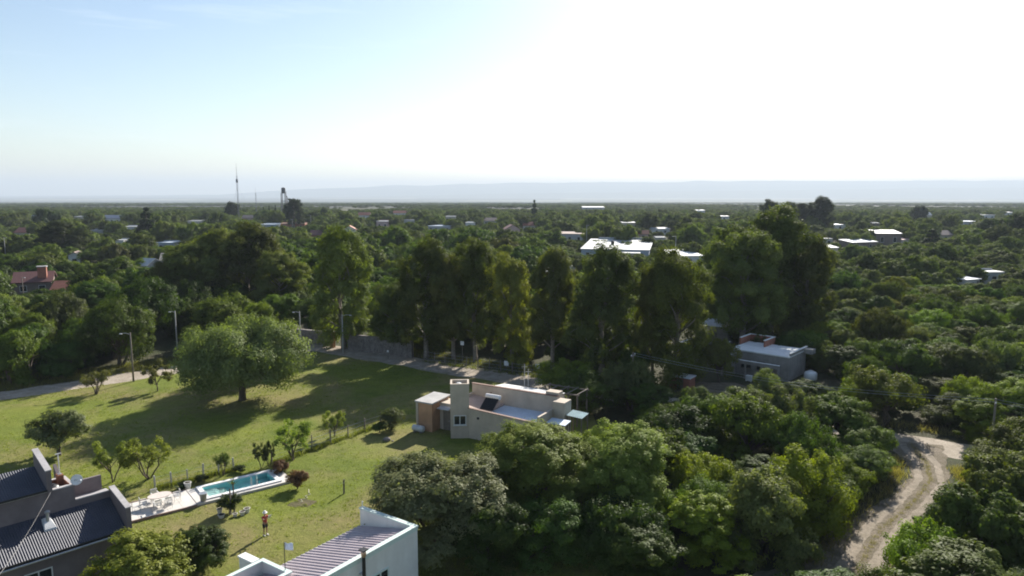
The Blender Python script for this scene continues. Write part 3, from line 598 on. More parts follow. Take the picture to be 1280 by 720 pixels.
# big pale-roofed hall
wh = far_house(768, 327, 84, 4.2, 36, -14, 'lean', BLUEG, SHEET, 'long hall with wide pale sheet roof and bluish walls beyond the eucalyptus row', .6, 5, 'hall', 'hall', .07)
mk('annex', MB().box(2, 9, -5, -.2, 0, 3.4), GREYW, wh); mk('annex_roof', MB().box(1.8, 9.2, -5.2, -.1, 3.41, 3.6), SHEET, wh)
mk('roof_tank', MB().lathe([(.6, 5.2), (.65, 6.2), (.3, 6.6)], 10, (-2, 12, 0)), BLACKM, wh); mk('parapet', MB().box(-9, 11, 26.6, 26.9, 4.2, 6.9), GREYW, wh)
FH = [(862, 334, 36, 3.6, 20, 8, 'lean', WHITE, ROOFW, 'white building with glaring white roof beside the pale-roofed hall', .6, 3),
 (862, 343, 16, 2.6, 5, 12, 'flat', CREAM, ROOFW, 'small white-roofed shed in front of the glaring white building', .7, 1),
 (712, 306, 34, 5.0, 12, -14, 'lean', GREYW, BRNR, 'two-level grey house with brown roof left of the pale-roofed hall', .4, 3),
 (742, 264, 27, 5.0, 22, 0, 'lean', GREYW, ROOFW, 'long white roofed shed alone on the far edge of town', .5, 3),
 (826, 294, 22, 3.6, 10, 4, 'lean', WHITE, ROOFW, 'small white-roofed house behind the glaring white building', .5, 2),
 (826, 305, 12, 3.0, 6, 4, 'flat', CREAM, SHEET, 'tiny pale-roofed house between hall and glaring white building', .6, 1),
 (1022, 308, 36, 3.4, 9, -4, 'flat', WHITE, SHEET, 'white low house with dark openings next to the brown-walled chapel', .5, 4),
 (1035, 319, 26, 2.8, 7, 8, 'lean', CREAM, ROOFW, 'pale lean-to roofs in front of the white low house', .6, 2),
 (1110, 309, 30, 6.0, 12, -6, 'lean', BRNW, SHEET, 'tall brown-walled chapel-like house with pale sloping roof', .3, 2),
 (1080, 313, 42, 3.4, 9, 22, 'lean', BRNW, ROOFW, 'long low wing with bright roof beside the brown-walled house', .6, 2),
 (1132, 309, 16, 3.2, 7, -6, 'lean', CREAM, PINKW, 'small pinkish-roofed annex at the end of the brown-walled house', .6, 1),
 (1094, 296, 8, 7.5, 4, 0, 'flat', BRNW, SHEET, 'narrow brown tower behind the brown-walled house', .7, 1),
 (1215, 362, 26, 2.5, 6, 24, 'lean', WHITE, ROOFW, 'small white lean-to roof among the scrub trees', .65, 1),
 (1242, 357, 24, 3.4, 6, 4, 'flat', GREYW, SHEET, 'grey block building with pale rim among the scrub trees', .5, 1),
 (42, 371, 40, 3.6, 9, 24, 'gable', BRNW, TILE_D, 'dark red tile-roofed house with stout brick chimney on the left belt of trees', .75, 2),
 (78, 374, 22, 2.4, 7, 10, 'gable', CREAM, TILE, 'bright orange-red tiled wing next to the dark tiled house', .8, 1),
 (94, 336, 13, 4.4, 8, 20, 'gable_front', WHITE, BRNR, 'narrow white gabled house showing between garden trees', .3, 1),
 (178, 344, 16, 3.0, 8, -20, 'gable', GREYW, SHEET, 'pale grey gabled roof behind the feathery garden trees', .5, 2),
 (211, 337, 18, 3.0, 9, 15, 'gable', CREAM, plain('sand roof', (.55, .48, .40), .8, .2, .8), 'sand-coloured gable roof at the edge of the eucalyptus stand', .6, 1),
 (207, 314, 22, 3.4, 9, 0, 'flat', BLUEG, COAT, 'pale blue flat-roofed house in the left part of town', .4, 2),
 (150, 311, 10, 3.6, 7, 0, 'flat', WHITE, SHEET, 'small white cube house in the left part of town', .4, 1),
 (52, 281, 26, 5.0, 10, 5, 'gable', GREYW, plain('slate roof', (.24, .27, .32), .7, .2, .8), 'wide slate-roofed house on the far left edge of town', .3, 3),
 (140, 281, 24, 5.0, 10, -8, 'gable', WHITE, plain('lilac roof', (.40, .39, .44), .7, .2, .8), 'white house with lilac grey roof on the far edge of town', .3, 3),
 (100, 278, 14, 4.6, 10, 0, 'flat', CREAM, SHEET, 'small cream house between two far wide-roofed houses', .4, 1),
 (163, 292, 16, 4.0, 9, 4, 'flat', WHITE, SHEET, 'white boxy house among far garden trees', .4, 2),
 (336, 289, 20, 4.2, 10, 0, 'flat', BLUEG, COAT, 'blue-grey box house below the water tower', .35, 2),
 (366, 288, 30, 4.4, 9, 3, 'flat', BRICK, plain('salmon roof', (.55, .36, .28), .8, .2, .8), 'brick house with salmon roof below the water tower', .35, 3),
 (437, 299, 16, 5.0, 9, 8, 'gable_front', WHITE, TILE, 'white house with red awning right of the lone eucalyptus', .3, 1),
 (478, 290, 15, 6.5, 9, -10, 'flat', PINKW, SHEET, 'tall pink house in the middle of town', .3, 2),
 (512, 283, 14, 4.5, 9, 0, 'flat', GREYW, SHEET, 'small grey flat house near the tall pink house', .35, 1),
 (549, 292, 28, 4.4, 11, -8, 'flat', GREYW, COAT, 'pale flat-roofed house with several windows in mid town', .35, 4),
 (588, 286, 12, 4.0, 8, 0, 'flat', WHITE, SHEET, 'small white house beyond the pale flat-roofed house', .35, 1),
 (641, 297, 18, 4.6, 10, 12, 'gable_front', PINKW, TILE_D, 'house with steep dark red gable in mid town', .35, 1),
 (662, 289, 16, 3.8, 9, 0, 'gable', CREAM, TILE, 'low house with red roof behind the steep red gable', .4, 2),
 (455, 276, 14, 5.0, 10, 0, 'gable', WHITE, TILE, 'white red-roofed house on the far side of town', .35, 1),
 (245, 284, 20, 4.2, 10, 3, 'flat', CREAM, SHEET, 'cream flat house beyond the eucalyptus stand', .35, 2),
 (310, 279, 14, 4.4, 9, 0, 'gable', PINKW, BRNR, 'pink-walled house near the radio mast', .35, 1),
 (905, 277, 12, 4.4, 10, 0, 'lean', WHITE, SHEET, 'small bright shed far beyond the tall eucalyptus group', .4, 1),
 (876, 268, 10, 4.4, 12, 0, 'lean', WHITE, ROOFW, 'tiny white shed out on the plain edge', .4, 1),
 (1158, 276, 12, 5.0, 12, 0, 'gable', CREAM, SHEET, 'lone farmhouse on the scrub plain', .4, 1),
 (1236, 276, 16, 5.0, 14, 6, 'flat', WHITE, SHEET, 'long white farm building on the scrub plain', .4, 2),
 (1212, 284, 14, 4.0, 10, 0, 'flat', GREYW, COAT, 'pale blue shed on the scrub plain', .4, 1),
 (1260, 272, 10, 5.0, 14, 0, 'lean', WHITE, ROOFW, 'farthest white barn on the scrub plain', .4, 1),
 (688, 356, 10, 3.4, 5, 0, 'flat', BRICK, SHEET, 'red walled shed glimpsed through the eucalyptus row', .5, 1),
 (500, 272, 16, 4.5, 10, 5, 'gable', WHITE, TILE, 'white house with red ridge beyond the small grey flat house', .35, 2),
 (563, 277, 14, 4.2, 9, -8, 'flat', CREAM, SHEET, 'cream box house far behind the pale flat-roofed house', .35, 1),
 (612, 283, 18, 4.2, 9, 6, 'gable', GREYW, BRNR, 'brown gabled house before the steep dark red gable', .4, 2),
 (786, 286, 16, 4.0, 9, 0, 'lean', CREAM, SHEET, 'pale shed behind the far end of the pale-roofed hall', .4, 1),
 (804, 301, 12, 3.6, 7, -10, 'gable', PINKW, TILE, 'small red-roofed house beside the pale-roofed hall', .5, 1),
 (1182, 302, 16, 3.4, 9, 8, 'gable', CREAM, BRNR, 'brown-roofed cottage near the dark pine', .5, 1),
 (1050, 289, 14, 4.0, 9, 0, 'flat', WHITE, COAT, 'white cube house far behind the low white house', .4, 1),
 (28, 300, 20, 4.0, 10, -6, 'gable', CREAM, TILE, 'cream house with red roof near the tall concrete post', .45, 2),
 (122, 297, 16, 3.8, 9, 10, 'flat', GREYW, SHEET, 'grey flat house between garden trees and the white cube house', .4, 1),
 (396, 303, 18, 3.8, 9, -5, 'gable', BRICK, TILE_D, 'brick house beside the lone eucalyptus top', .5, 1),
 (700, 349, 36, 3.0, 8, -6, 'lean', CREAM, SHEET, 'low house with pale ridge line behind the eucalyptus row', .7, 2)]
for a in FH: far_house(*a)
p = G(42, 371); ck = thing('chimney_block', 'stout brick chimney rising from the dark tiled house', 'chimney', (p.x + 1.2, p.y + 2.0, 4.2), R(24)); mk('stack', MB().box(-.9, .9, -.6, .6, 0, 2.6), BRICK, ck); mk('cap', MB().box(-1.05, 1.05, -.75, .75, 2.6, 2.8), SLAB, ck)

# --- masts and water tower on the skyline
def lattice(parent, name, h, w0, w1, n, r, mat, legs=3):
    mb = MB(); ring = []
    for i in range(n + 1):
        t = i / n; w = w0 + (w1 - w0) * t; ring.append([Vector((w * math.cos(k * 2 * math.pi / legs + .5), w * math.sin(k * 2 * math.pi / legs + .5), h * t)) for k in range(legs)])
    for i in range(n):
        for k in range(legs):
            k2 = (k + 1) % legs; mb.tube([ring[i][k], ring[i + 1][k]], r, 4, False); mb.tube([ring[i][k], ring[i + 1][k2]], r * .6, 3, False); mb.tube([ring[i + 1][k], ring[i + 1][k2]], r * .6, 3, False)
    return mk(name, mb, mat, parent)
MASTM = plain('mast paint', (.26, .25, .27), .6, .2, .3)
p = G(299, 284); ms = thing('radio_mast', 'tall thin lattice radio mast with a drum antenna on the skyline', 'mast', (p.x, p.y, 0))
D = p.y; lattice(ms, 'lattice', 36, .55, .4, 22, .075, MASTM); mk('whip', MB().tube([(0, 0, 36), (0, 0, 45)], [.12, .05], 5), MASTM, ms)
mk('drum_antenna', MB().lathe([(.2, 31.0), (.75, 31.3), (.75, 33.4), (.2, 33.7)], 10), MASTM, ms)
for z in (37.5, 39.5, 41.5): mk('dipole', MB().box(-.5, .5, -.05, .05, z, z + .1), MASTM, ms)
for k in range(3):
    a = k * 2.094 + .3; mk('guy_wire', MB().tube([(0, 0, 30), (12 * math.cos(a), 12 * math.sin(a), 0)], .02, 3), MASTM, ms)
p = G(321, 275); m2 = thing('radio_mast', 'short thin lattice mast between the radio mast and water tower', 'mast', (p.x, p.y, 0)); lattice(m2, 'lattice', 24, .4, .3, 14, .06, MASTM); mk('whip', MB().tube([(0, 0, 24), (0, 0, 29)], .05, 4), MASTM, m2)
p = G(356, 283); wt_ = thing('water_tower', 'dark water tower on braced legs standing over the town trees', 'water tower', (p.x, p.y, 0)); TWR = plain('tower concrete', (.14, .14, .15), .85, .2, .3)
for x, y in ((-1.3, -1.3), (1.3, -1.3), (1.3, 1.3), (-1.3, 1.3)): mk('leg', MB().tube([(x * 1.25, y * 1.25, 0), (x, y, 24)], .28, 6), TWR, wt_)
for z in (6, 12, 18): mk('brace_ring', MB().box(-1.6, 1.6, -1.5, -1.2, z, z + .4).box(-1.6, 1.6, 1.2, 1.5, z, z + .4).box(-1.5, -1.2, -1.19, 1.19, z, z + .39).box(1.2, 1.5, -1.19, 1.19, z, z + .39), TWR, wt_)
mk('tank', MB().lathe([(1.0, 23.6), (1.45, 24), (1.45, 27), (1.2, 27.6), (.2, 28.0)], 14), TWR, wt_); mk('ladder', MB().box(1.75, 1.95, -.25, .25, 1, 25), TWR, wt_)
mk('side_pipe', MB().tube([(2.6, 0, 0), (2.6, 0, 21), (1.9, 0, 22)], .3, 6), TWR, wt_); keep(p.x, p.y, 1.5, 13)

# --- posts along the road and lane
def lamp_post(px, py, h, mat, label, arm, name='lamp_post', lean=0.0):
    p = G(px, py); o = thing(name, label, 'lamp post', (p.x, p.y, 0), 0, 'street lamp posts'); keep(p.x, p.y, .4, h * .35)
    mk('pole', MB().tube([(0, 0, -.2), (lean * .5, 0, h * .5), (lean, 0, h)], [.13, .10, .075], 8), mat, o, True)
    ar = mk('arm', MB().tube([(lean, 0, h - .25), (lean + arm * .5, -.1, h - .05), (lean + arm, -.2, h - .08)], .035, 6), STEEL, o)
    mk('lamp_head', MB().hexa([(lean + arm - .17, -.27, h - .17), (lean + arm + .17, -.27, h - .17), (lean + arm + .17, -.11, h - .17), (lean + arm - .17, -.11, h - .17), (lean + arm - .13, -.25, h - .06), (lean + arm + .13, -.25, h - .06), (lean + arm + .13, -.13, h - .06), (lean + arm - .13, -.13, h - .06)]), plain('lamp grey', (.55, .55, .55), .5, .1, 3), ar)
    return o
lamp_post(167, 477, 6.4, WOODG, 'dark wooden lamp post beside the lane', -1.1)
lamp_post(376, 433, 5.6, CONCP, 'pale concrete lamp post where lane and road meet', -.9)
lamp_post(429, 442, 6.0, CONCP, 'pale concrete lamp post with arm in front of the long stone wall', 1.3)
lamp_post(222, 443, 6.6, CONCP, 'thin lamp post half hidden behind the lane trees', -.7)
lamp_post(8, 330, 9.0, CONCP, 'tall concrete post with crossbars at the left edge of town', .8)
lamp_post(389, 287, 9.5, CONCP, 'far tall street lamp near the brick house with salmon roof', -2.0)
lamp_post(366, 290, 8.0, CONCP, 'far short street lamp beside the brick house with salmon roof', -1.0)
lamp_post(733, 315, 11, CONCP, 'tall pole in front of the two-level grey house', .8)
lamp_post(844, 330, 9.5, CONCP, 'pole with crossbar beside the glaring white building', -1.2)
lamp_post(30, 377, 5.5, WOODG, 'slim post by the dark tiled house', .7)
def sign(px, py, z, w, label):
    p = G(px, py); o = thing('sign', label, 'sign', (p.x, p.y, 0), R(-25), 'small white plates by the road'); mk('post', MB().tube([(0, .03, -.1), (0, .03, z + .2)], .035, 6), WOODG, o); mk('plate', MB().box(-w / 2, w / 2, -.03, -.008, z - w * .5, z + w * .5), ROOFW, o)
sign(578, 455, 3.0, .55, 'white plate on a post under the narrow eucalyptus'); sign(633, 463, 1.0, .65, 'white plate low on a post behind the tower house')
sign(672, 467, 1.0, .6, 'white box on a post nearest the broad eucalyptus'); sign(485, 449, 1.2, .3, 'tiny white plate by the stone wall end')
# roadside fence: posts and wires
def fence(a, b, n, h, label, mat, wires=3, group=None):
    L = (b - a).length; ang = math.atan2(b.y - a.y, b.x - a.x); o = thing('fence', label, 'fence', (a.x, a.y, 0), ang, group); rnd = random.Random(int(L * 10))
    for i in range(n): x = L * i / (n - 1); hh = h * rnd.uniform(.9, 1.1); e = rnd.uniform(-.06, .06); mk('post', MB().tube([(x, 0, -.1), (x + e, e, hh)], rnd.uniform(.05, .075), 6), mat, o)
    for k in range(wires): z = h * (.3 + .28 * k); mk('wire', MB().tube([(L * i / 12, 0, z - .02 * (i % 2)) for i in range(13)], .008, 3), STEEL, o)
fence(G(530, 452), G(735, 481), 15, 1.7, 'post and wire fence along the far side of the road below the eucalyptus row', WOODG)
fence(G(194, 612), G(292, 588), 6, 1.2, 'thin wire fence behind the pool deck', CONCP); fence(G(340, 580), G(476, 532), 7, 1.3, 'wire fence across the lawn from pool to tower house', WOODG)
p = G(430, 617); pst = thing('post', 'single weathered post standing alone on the lawn', 'post', (p.x, p.y, 0)); mk('shaft', MB().tube([(0, 0, -.1), (.02, 0, 1.05), (.03, .02, 1.2)], [.075, .07, .05], 7), WOODG, pst); mk('staple', MB().box(-.09, .09, -.09, -.06, .9, .93), STEEL, pst)
# overhead wires on the near side of the road, with their poles
pls = [Vector((-12.5, 94.2, 0)), Vector((13.5, 78.3, 0)), Vector((41.8, 60.2, 0)), Vector((70, 42.5, 0))]
for i, q in enumerate(pls):
    if i in (1, 2):
        o = thing('utility_pole', ('utility pole of the road wires behind the tower house', 'utility pole of the road wires between tower house and brick hut', 'utility pole of the road wires at the track junction')[i], 'utility pole', q, R(-32), 'utility poles')
        mk('pole', MB().tube([(0, 0, -.2), (0, 0, 6.4)], [.12, .08], 7), WOODG, o); ca = mk('crossarm', MB().box(-.05, .05, -.6, .6, 5.95, 6.07), WOODG, o)
        for y in (-.5, .5): mk('insulator', MB().lathe([(.03, 6.07), (.05, 6.12), (.04, 6.2), (.01, 6.22)], 8, (0, y, 0)), ROOFW, ca)
for i in (1, 2):
    for s in (-.5, .5):
        n = Vector((.53, .85, 0)) * s; a, b = pls[i] + n + Vector((0, 0, 6.2)), pls[i + 1] + n + Vector((0, 0, 6.2))
        w_ = mk('cable', MB().tube([a.lerp(b, k / 14) - Vector((0, 0, .9 * math.sin(math.pi * k / 14))) for k in range(15)], .010, 4), STEEL)
        tag(w_, ('overhead wire behind the tower house', 'overhead wire passing the grey block house', 'overhead wire over the scrub at the track')[i] + (', far strand' if s > 0 else ', near strand'), 'cable', 'overhead wires')
# ------------------------------------------------------------------ trees
def np_mesh(name, V, nq, tone, mat):
    """V: (nq*4, 3) leaf quads"""
    me = bpy.data.meshes.new(name); n = len(V)
    me.vertices.add(n); me.vertices.foreach_set('co', V.astype(np.float32).ravel())
    me.loops.add(n); me.loops.foreach_set('vertex_index', np.arange(n, dtype=np.int32))
    me.polygons.add(nq); me.polygons.foreach_set('loop_start', np.arange(0, n, 4, dtype=np.int32))
    at = me.attributes.new('tone', 'FLOAT', 'FACE'); at.data.foreach_set('value', np.clip(tone, 0, 1).astype(np.float32))
    me.materials.append(mat); me.update(); me.validate(); return me

def unit(a): return a / np.maximum(np.linalg.norm(a, axis=1, keepdims=True), 1e-9)
def leaves(rng, clumps, total, L, W, up=.35, droop=0.0, shell=.45):
    """clumps: (n, 7) centre, radii, tone -> quads and tones"""
    cl = np.array(clumps); wgt = (cl[:, 3] * cl[:, 4] + cl[:, 4] * cl[:, 5] + cl[:, 3] * cl[:, 5]); wgt = wgt / wgt.sum()
    idx = rng.choice(len(cl), size=total, p=wgt)
    d = unit(rng.normal(size=(total, 3))); r = rng.random(total) ** shell
    # frayed outline: a few leaves stand off their clump
    r = r * (1 + (rng.random(total) > .9) * rng.random(total) * .45)
    pos = cl[idx, :3] + d * r[:, None] * cl[idx, 3:6]
    n = d * .55 + rng.normal(size=(total, 3)) * .3 + np.array([0, 0, up])
    if cl.shape[1] > 7: n = n + unit((pos - cl[idx, 7:10]) / cl[idx, 10:13]) * .85
    n = unit(n)
    t1 = rng.normal(size=(total, 3)); t1[:, 2] -= droop * 2.2
    t1 = unit(t1 - n * (t1 * n).sum(1, keepdims=True)); t2 = np.cross(n, t1)
    sz = rng.uniform(.6, 1.35, total)[:, None]
    a = pos - t1 * L * sz; b = pos + t2 * W * sz - t1 * L * .15 * sz; c = pos + t1 * L * sz; e = pos - t2 * W * sz - t1 * L * .15 * sz
    V = np.stack([a, b, c, e], 1).reshape(-1, 3)
    tone = .5 + .3 * (cl[idx, 6] - .5) * 2 * .6 + rng.normal(size=total) * .09
    return V, tone

def lobes_round(rng, W, H, low=.28, nl=7, flat=.8):
    out = []; rl = W * .26
    out.append((rng.normal() * W * .04, rng.normal() * W * .04, H - rl * flat * 1.02, rl * 1.1, rl * flat))
    a0 = rng.random() * 6.28
    for i in range(nl):
        a = a0 + i * 2 * math.pi / nl + rng.uniform(-.3, .3); r = rl * rng.uniform(.75, 1.12); rad = W / 2 - r * rng.uniform(.8, 1.08)
        zc = H * rng.uniform(low + .2, .72); zc = min(zc, H - r * flat)
        out.append((rad * math.cos(a), rad * math.sin(a), zc, r, r * flat))
    for i in range(3):
        a = rng.random() * 6.28; r = rl * .7
        out.append((W * .2 * math.cos(a), W * .2 * math.sin(a), H * rng.uniform(.66, .86), r, r * flat))
    return out
def clumps_of(rng, lobes, per=13, k=.36, zs=.75, bottom=-.35):
    cl = []
    for (x, y, z, r, rz) in lobes:
        tb = rng.random()
        for j in range(per):
            d = rng.normal(size=3); d /= np.linalg.norm(d)
            if d[2] < bottom: d[2] = -d[2]
            q = rng.uniform(.62, .98); cr = r * k * rng.uniform(.7, 1.35)
            cl.append((x + d[0] * r * q, y + d[1] * r * q, z + d[2] * rz * q, cr, cr, cr * zs, .5 * tb + .5 * rng.random(), x, y, z - rz * .3, r, r, rz))
        for j in range(2):
            d = rng.normal(size=3) * .22; cl.append((x + d[0] * r, y + d[1] * r, z + d[2] * rz - rz * .15, r * .6, r * .6, rz * .6, tb, x, y, z - rz * .3, r, r, rz))
    return cl
def limb(mb, rng, p0, p1, r0, r1, seg=5, bend=.12, n=4):
    p0, p1 = Vector(p0), Vector(p1); L = (p1 - p0).length; path = []; rad = []
    off = Vector((rng.normal(), rng.normal(), abs(rng.normal()) * .6)) * L * bend
    for i in range(n + 1):
        t = i / n; path.append(p0.lerp(p1, t) + off * math.sin(t * math.pi) + Vector(rng.normal(size=3)) * L * .02 * (0 < i < n)); rad.append(r0 + (r1 - r0) * t)
    mb.tube(path, rad, seg); return path

def tree_round(seed, W, H, nleaf, L, Wd, low=.28, nl=7, flat=.8, per=13, k=.36, trunk=.02, stems=1, twigs=.35, up=.35, lk=1.0):
    rng = np.random.default_rng(seed); lobes = lobes_round(rng, W, H, low, nl, flat); cl = clumps_of(rng, lobes, per, k)
    tr = MB(); rt = W * trunk + .06; fork = H * rng.uniform(.2, .32)
    lean = Vector((rng.normal() * .05 * W * lk, rng.normal() * .05 * W * lk, fork))
    tr.tube([(0, 0, -.15), Vector((0, 0, .0)) + lean * .1, lean * .6, lean], [rt * 1.35, rt * 1.1, rt * .95, rt * .8], 7)
    for i in range(stems - 1):
        a = rng.random() * 6.28; s2 = Vector((math.cos(a) * W * .12, math.sin(a) * W * .12, fork * 1.15))
        limb(tr, rng, (math.cos(a) * .12, math.sin(a) * .12, -.1), s2, rt * .75, rt * .5)
        limb(tr, rng, s2, (s2.x * 2.2, s2.y * 2.2, H * .6), rt * .5, .03)
    for (x, y, z, r, rz) in lobes:
        pth = limb(tr, rng, lean * rng.uniform(.8, 1), (x, y, z - rz * .2), rt * .55, .035)
        for c in cl:
            if (c[0] - x) ** 2 + (c[1] - y) ** 2 + (c[2] - z) ** 2 < r * r and rng.random() < twigs:
                limb(tr, rng, pth[3], c[:3], .03, .012, 3, .1, 2)
    V, tone = leaves(rng, cl, nleaf, L, Wd, up); return tr, V, tone

def tree_euc(seed, W, H, nleaf, L, Wd, low=.3, nl=15, lean=0.0, slim=1.0):
    rng = np.random.default_rng(seed); tr = MB(); rt = .018 * H + .05
    top = Vector((lean + rng.normal() * .3, rng.normal() * .3, H * .86))
    mid = top * .5 + Vector((rng.normal() * .35, rng.normal() * .35, 0))
    tr.tube([(0, 0, -.2), mid * .12, mid * .55, mid, top * .78, top], [rt * 1.3, rt, rt * .85, rt * .65, rt * .4, .06], 7)
    lobes = []; 
    for i in range(nl):
        t = i / (nl - 1); z = H * (low + (.9 - low) * t); prof = 1.0 if t < .7 else math.sqrt(max(0, 1 - ((t - .7) / .36) ** 2))
        a = i * 2.4 + rng.uniform(-.5, .5); r = W * rng.uniform(.15, .31); rad = max(0, W / 2 * prof - r * .7) * rng.uniform(.7, 1.12)
        c = (mid.lerp(top, max(0, (z / H - .45) / .45)) if z > mid.z else mid * (z / mid.z))
        lobes.append((c.x + rad * math.cos(a), c.y + rad * math.sin(a), z, r, r * rng.uniform(.95, 1.4) * slim))
    lobes.append((top.x, top.y, H * .92, W * .2, H * .075))
    cl = clumps_of(rng, lobes, 16, .32, 1.15, -.7)
    for (x, y, z, r, rz) in lobes:
        zb = max(H * .18, z - rz * 1.2 - H * .08); tb = (mid * (zb / mid.z)) if zb < mid.z else mid.lerp(top, min(1, (zb - mid.z) / (top.z - mid.z)))
        pth = limb(tr, rng, tb, (x, y, z), rt * .38, .03)
    for c in cl[::4]: 
        l = min(lobes, key=lambda q: (q[0] - c[0]) ** 2 + (q[1] - c[1]) ** 2 + (q[2] - c[2]) ** 2)
        limb(tr, rng, l[:3], c[:3], .03, .012, 3, .1, 2)
    V, tone = leaves(rng, cl, nleaf, L, Wd, .1, droop=.7, shell=.5); return tr, V, tone

def tree_sparse(seed, W, H, nleaf, L, Wd, stems=4):
    """small garden tree: a few stems opening like a vase, thin crown"""
    rng = np.random.default_rng(seed); tr = MB(); cl = []
    for i in range(stems):
        a = i * 6.28 / stems + rng.uniform(-.5, .5); e = Vector((math.cos(a) * W * .26, math.sin(a) * W * .26, H * rng.uniform(.55, .72)))
        p = limb(tr, rng, (math.cos(a) * .05, math.sin(a) * .05, -.1), e, .075, .04, 5, .1)
        for j in range(5):
            b = a + rng.uniform(-1.1, 1.1); rr = W * rng.uniform(.2, .47); q = (math.cos(b) * rr, math.sin(b) * rr, H * rng.uniform(.5, .93))
            limb(tr, rng, p[rng.integers(2, 4)], q, .035, .012, 4, .08, 3)
            for m in range(3):
                o = rng.normal(size=3) * W * .055; cr = W * rng.uniform(.06, .12); cl.append((q[0] + o[0], q[1] + o[1], q[2] + o[2], cr, cr, cr * .8, rng.random()))
    V, tone = leaves(rng, cl, nleaf, L, Wd, .3, shell=.55); return tr, V, tone
def tree_cone(seed, W, H, nleaf, L, Wd):
    rng = np.random.default_rng(seed); tr = MB(); tr.tube([(0, 0, -.2), (0, 0, H * .5), (0, 0, H * .9)], [.2, .12, .03], 6); cl = []
    for i in range(60):
        t = rng.random() ** .8; r = W / 2 * (1 - t) ** .8 * rng.uniform(.4, 1) + .05; a = rng.random() * 6.28; cr = W * .13 * (1.2 - t * .7)
        cl.append((r * math.cos(a), r * math.sin(a), H * (.06 + .9 * t), cr, cr, cr * 1.6, rng.random()))
    V, tone = leaves(rng, cl, nleaf, L, Wd, .1); return tr, V, tone

def proto(gen, W, H):
    tr, V, tone = gen
    t = bpy.data.meshes.new('trunk'); t.from_pydata(tr.v, [], tr.f); t.update(); t.polygons.foreach_set('use_smooth', [True] * len(t.polygons))
    return dict(trunk=t, crown=np_mesh('crown', V, len(V) // 4, tone, LEAF), W=W, H=H)
def plant(p, name, label, cat, loc, w, h, color, rz=0.0, group=None, bark=None):
    if not len(p['trunk'].materials): p['trunk'].materials.append(bark or BARK)
    r = thing(name, label, cat, loc, rz, group); s = w / p['W']; r.scale = (s, s, h / p['H'])
    for nm in ('trunk', 'crown'):
        o = bpy.data.objects.new(nm, p[nm]); C.objects.link(o); o.parent = r
        if nm == 'crown': o.color = (*color, 1)
    return r

DARK, MID, BRIGHT, GREY, OLIVE, YEL = (.056, .088, .016), (.090, .130, .019), (.145, .180, .020), (.105, .130, .042), (.105, .128, .026), (.20, .205, .034)
FERN, SILVER = (.190, .225, .070), (.215, .225, .11)
# unique trees close by ---------------------------------------------------------------
def px_tree(gen_p, name, label, cat, px, py, color, w, h, rz=0.0, group=None, bark=None):
    p = G(px, py); return plant(gen_p, name, label, cat, (p.x, p.y, 0), w, h, color, rz, group, bark)
big = proto(tree_round(11, 16, 8.8, 120000, .11, .075, .24, 11, .85, 32, .24, .022, 1, .3, .35, .25), 16, 8.8)
px_tree(big, 'shade_tree', 'large spreading shade tree alone on the lawn, casting a broad shadow', 'tree', 303, 500, (.135, .165, .058), 15.0, 9.3, .4)
gb = proto(tree_round(12, 10, 7.4, 125000, .082, .054, -.12, 11, .8, 34, .2, .02, 1, .3, .9), 10, 7.4)
gb2 = proto(tree_round(13, 10, 7.2, 125000, .082, .054, -.12, 11, .8, 34, .2, .02, 1, .3, .9), 10, 7.2)
plant(gb, 'dome_tree', 'dense bright green dome-crowned tree in front of the tower house', 'tree', (1.6, 51.6, 0), 11.6, 7.0, (.23, .29, .058), 1.1)
plant(gb2, 'dome_tree', 'broad dome-crowned tree beside the one screening the tower house', 'tree', (7.4, 51.0, 0), 10.4, 6.9, (.19, .24, .045), .3)
sv = proto(tree_round(14, 9.5, 7.4, 80000, .085, .06, .0, 10, .8, 28, .23, .018, 2, .5, .6), 9.5, 7.4)
plant(sv, 'silver_tree', 'silvery broad-leaved tree at the corner of the white house', 'tree', (-4.6, 45.8, 0), 10.2, 6.6, SILVER, .6)
yl = proto(tree_round(15, 6, 4.2, 34000, .095, .05, .05, 8, .9, 20, .23, .02, 3, .6, .5), 6, 4.2)
plant(yl, 'shrub_tree', 'yellow-green feathery shrub tree against the dark-roofed house', 'tree', (-21.9, 40.3, 0), 6.4, 3.7, YEL, .2)
plant(yl, 'shrub_tree', 'small dark leafy tree on the lawn by the dark-roofed house', 'tree', (-20.0, 43.6, 0), 4.3, 2.9, (.062, .09, .02), 2.2)
sp = [proto(tree_sparse(20 + i, 4, 3.2, 6500, .07, .042, 3 + i), 4, 3.2) for i in range(3)]
rd = [proto(tree_round(30 + i, 5, 4, 14000, .09, .055, .2, 6, .8, 12, .3, .018, 1, .4), 5, 4) for i in range(2)]
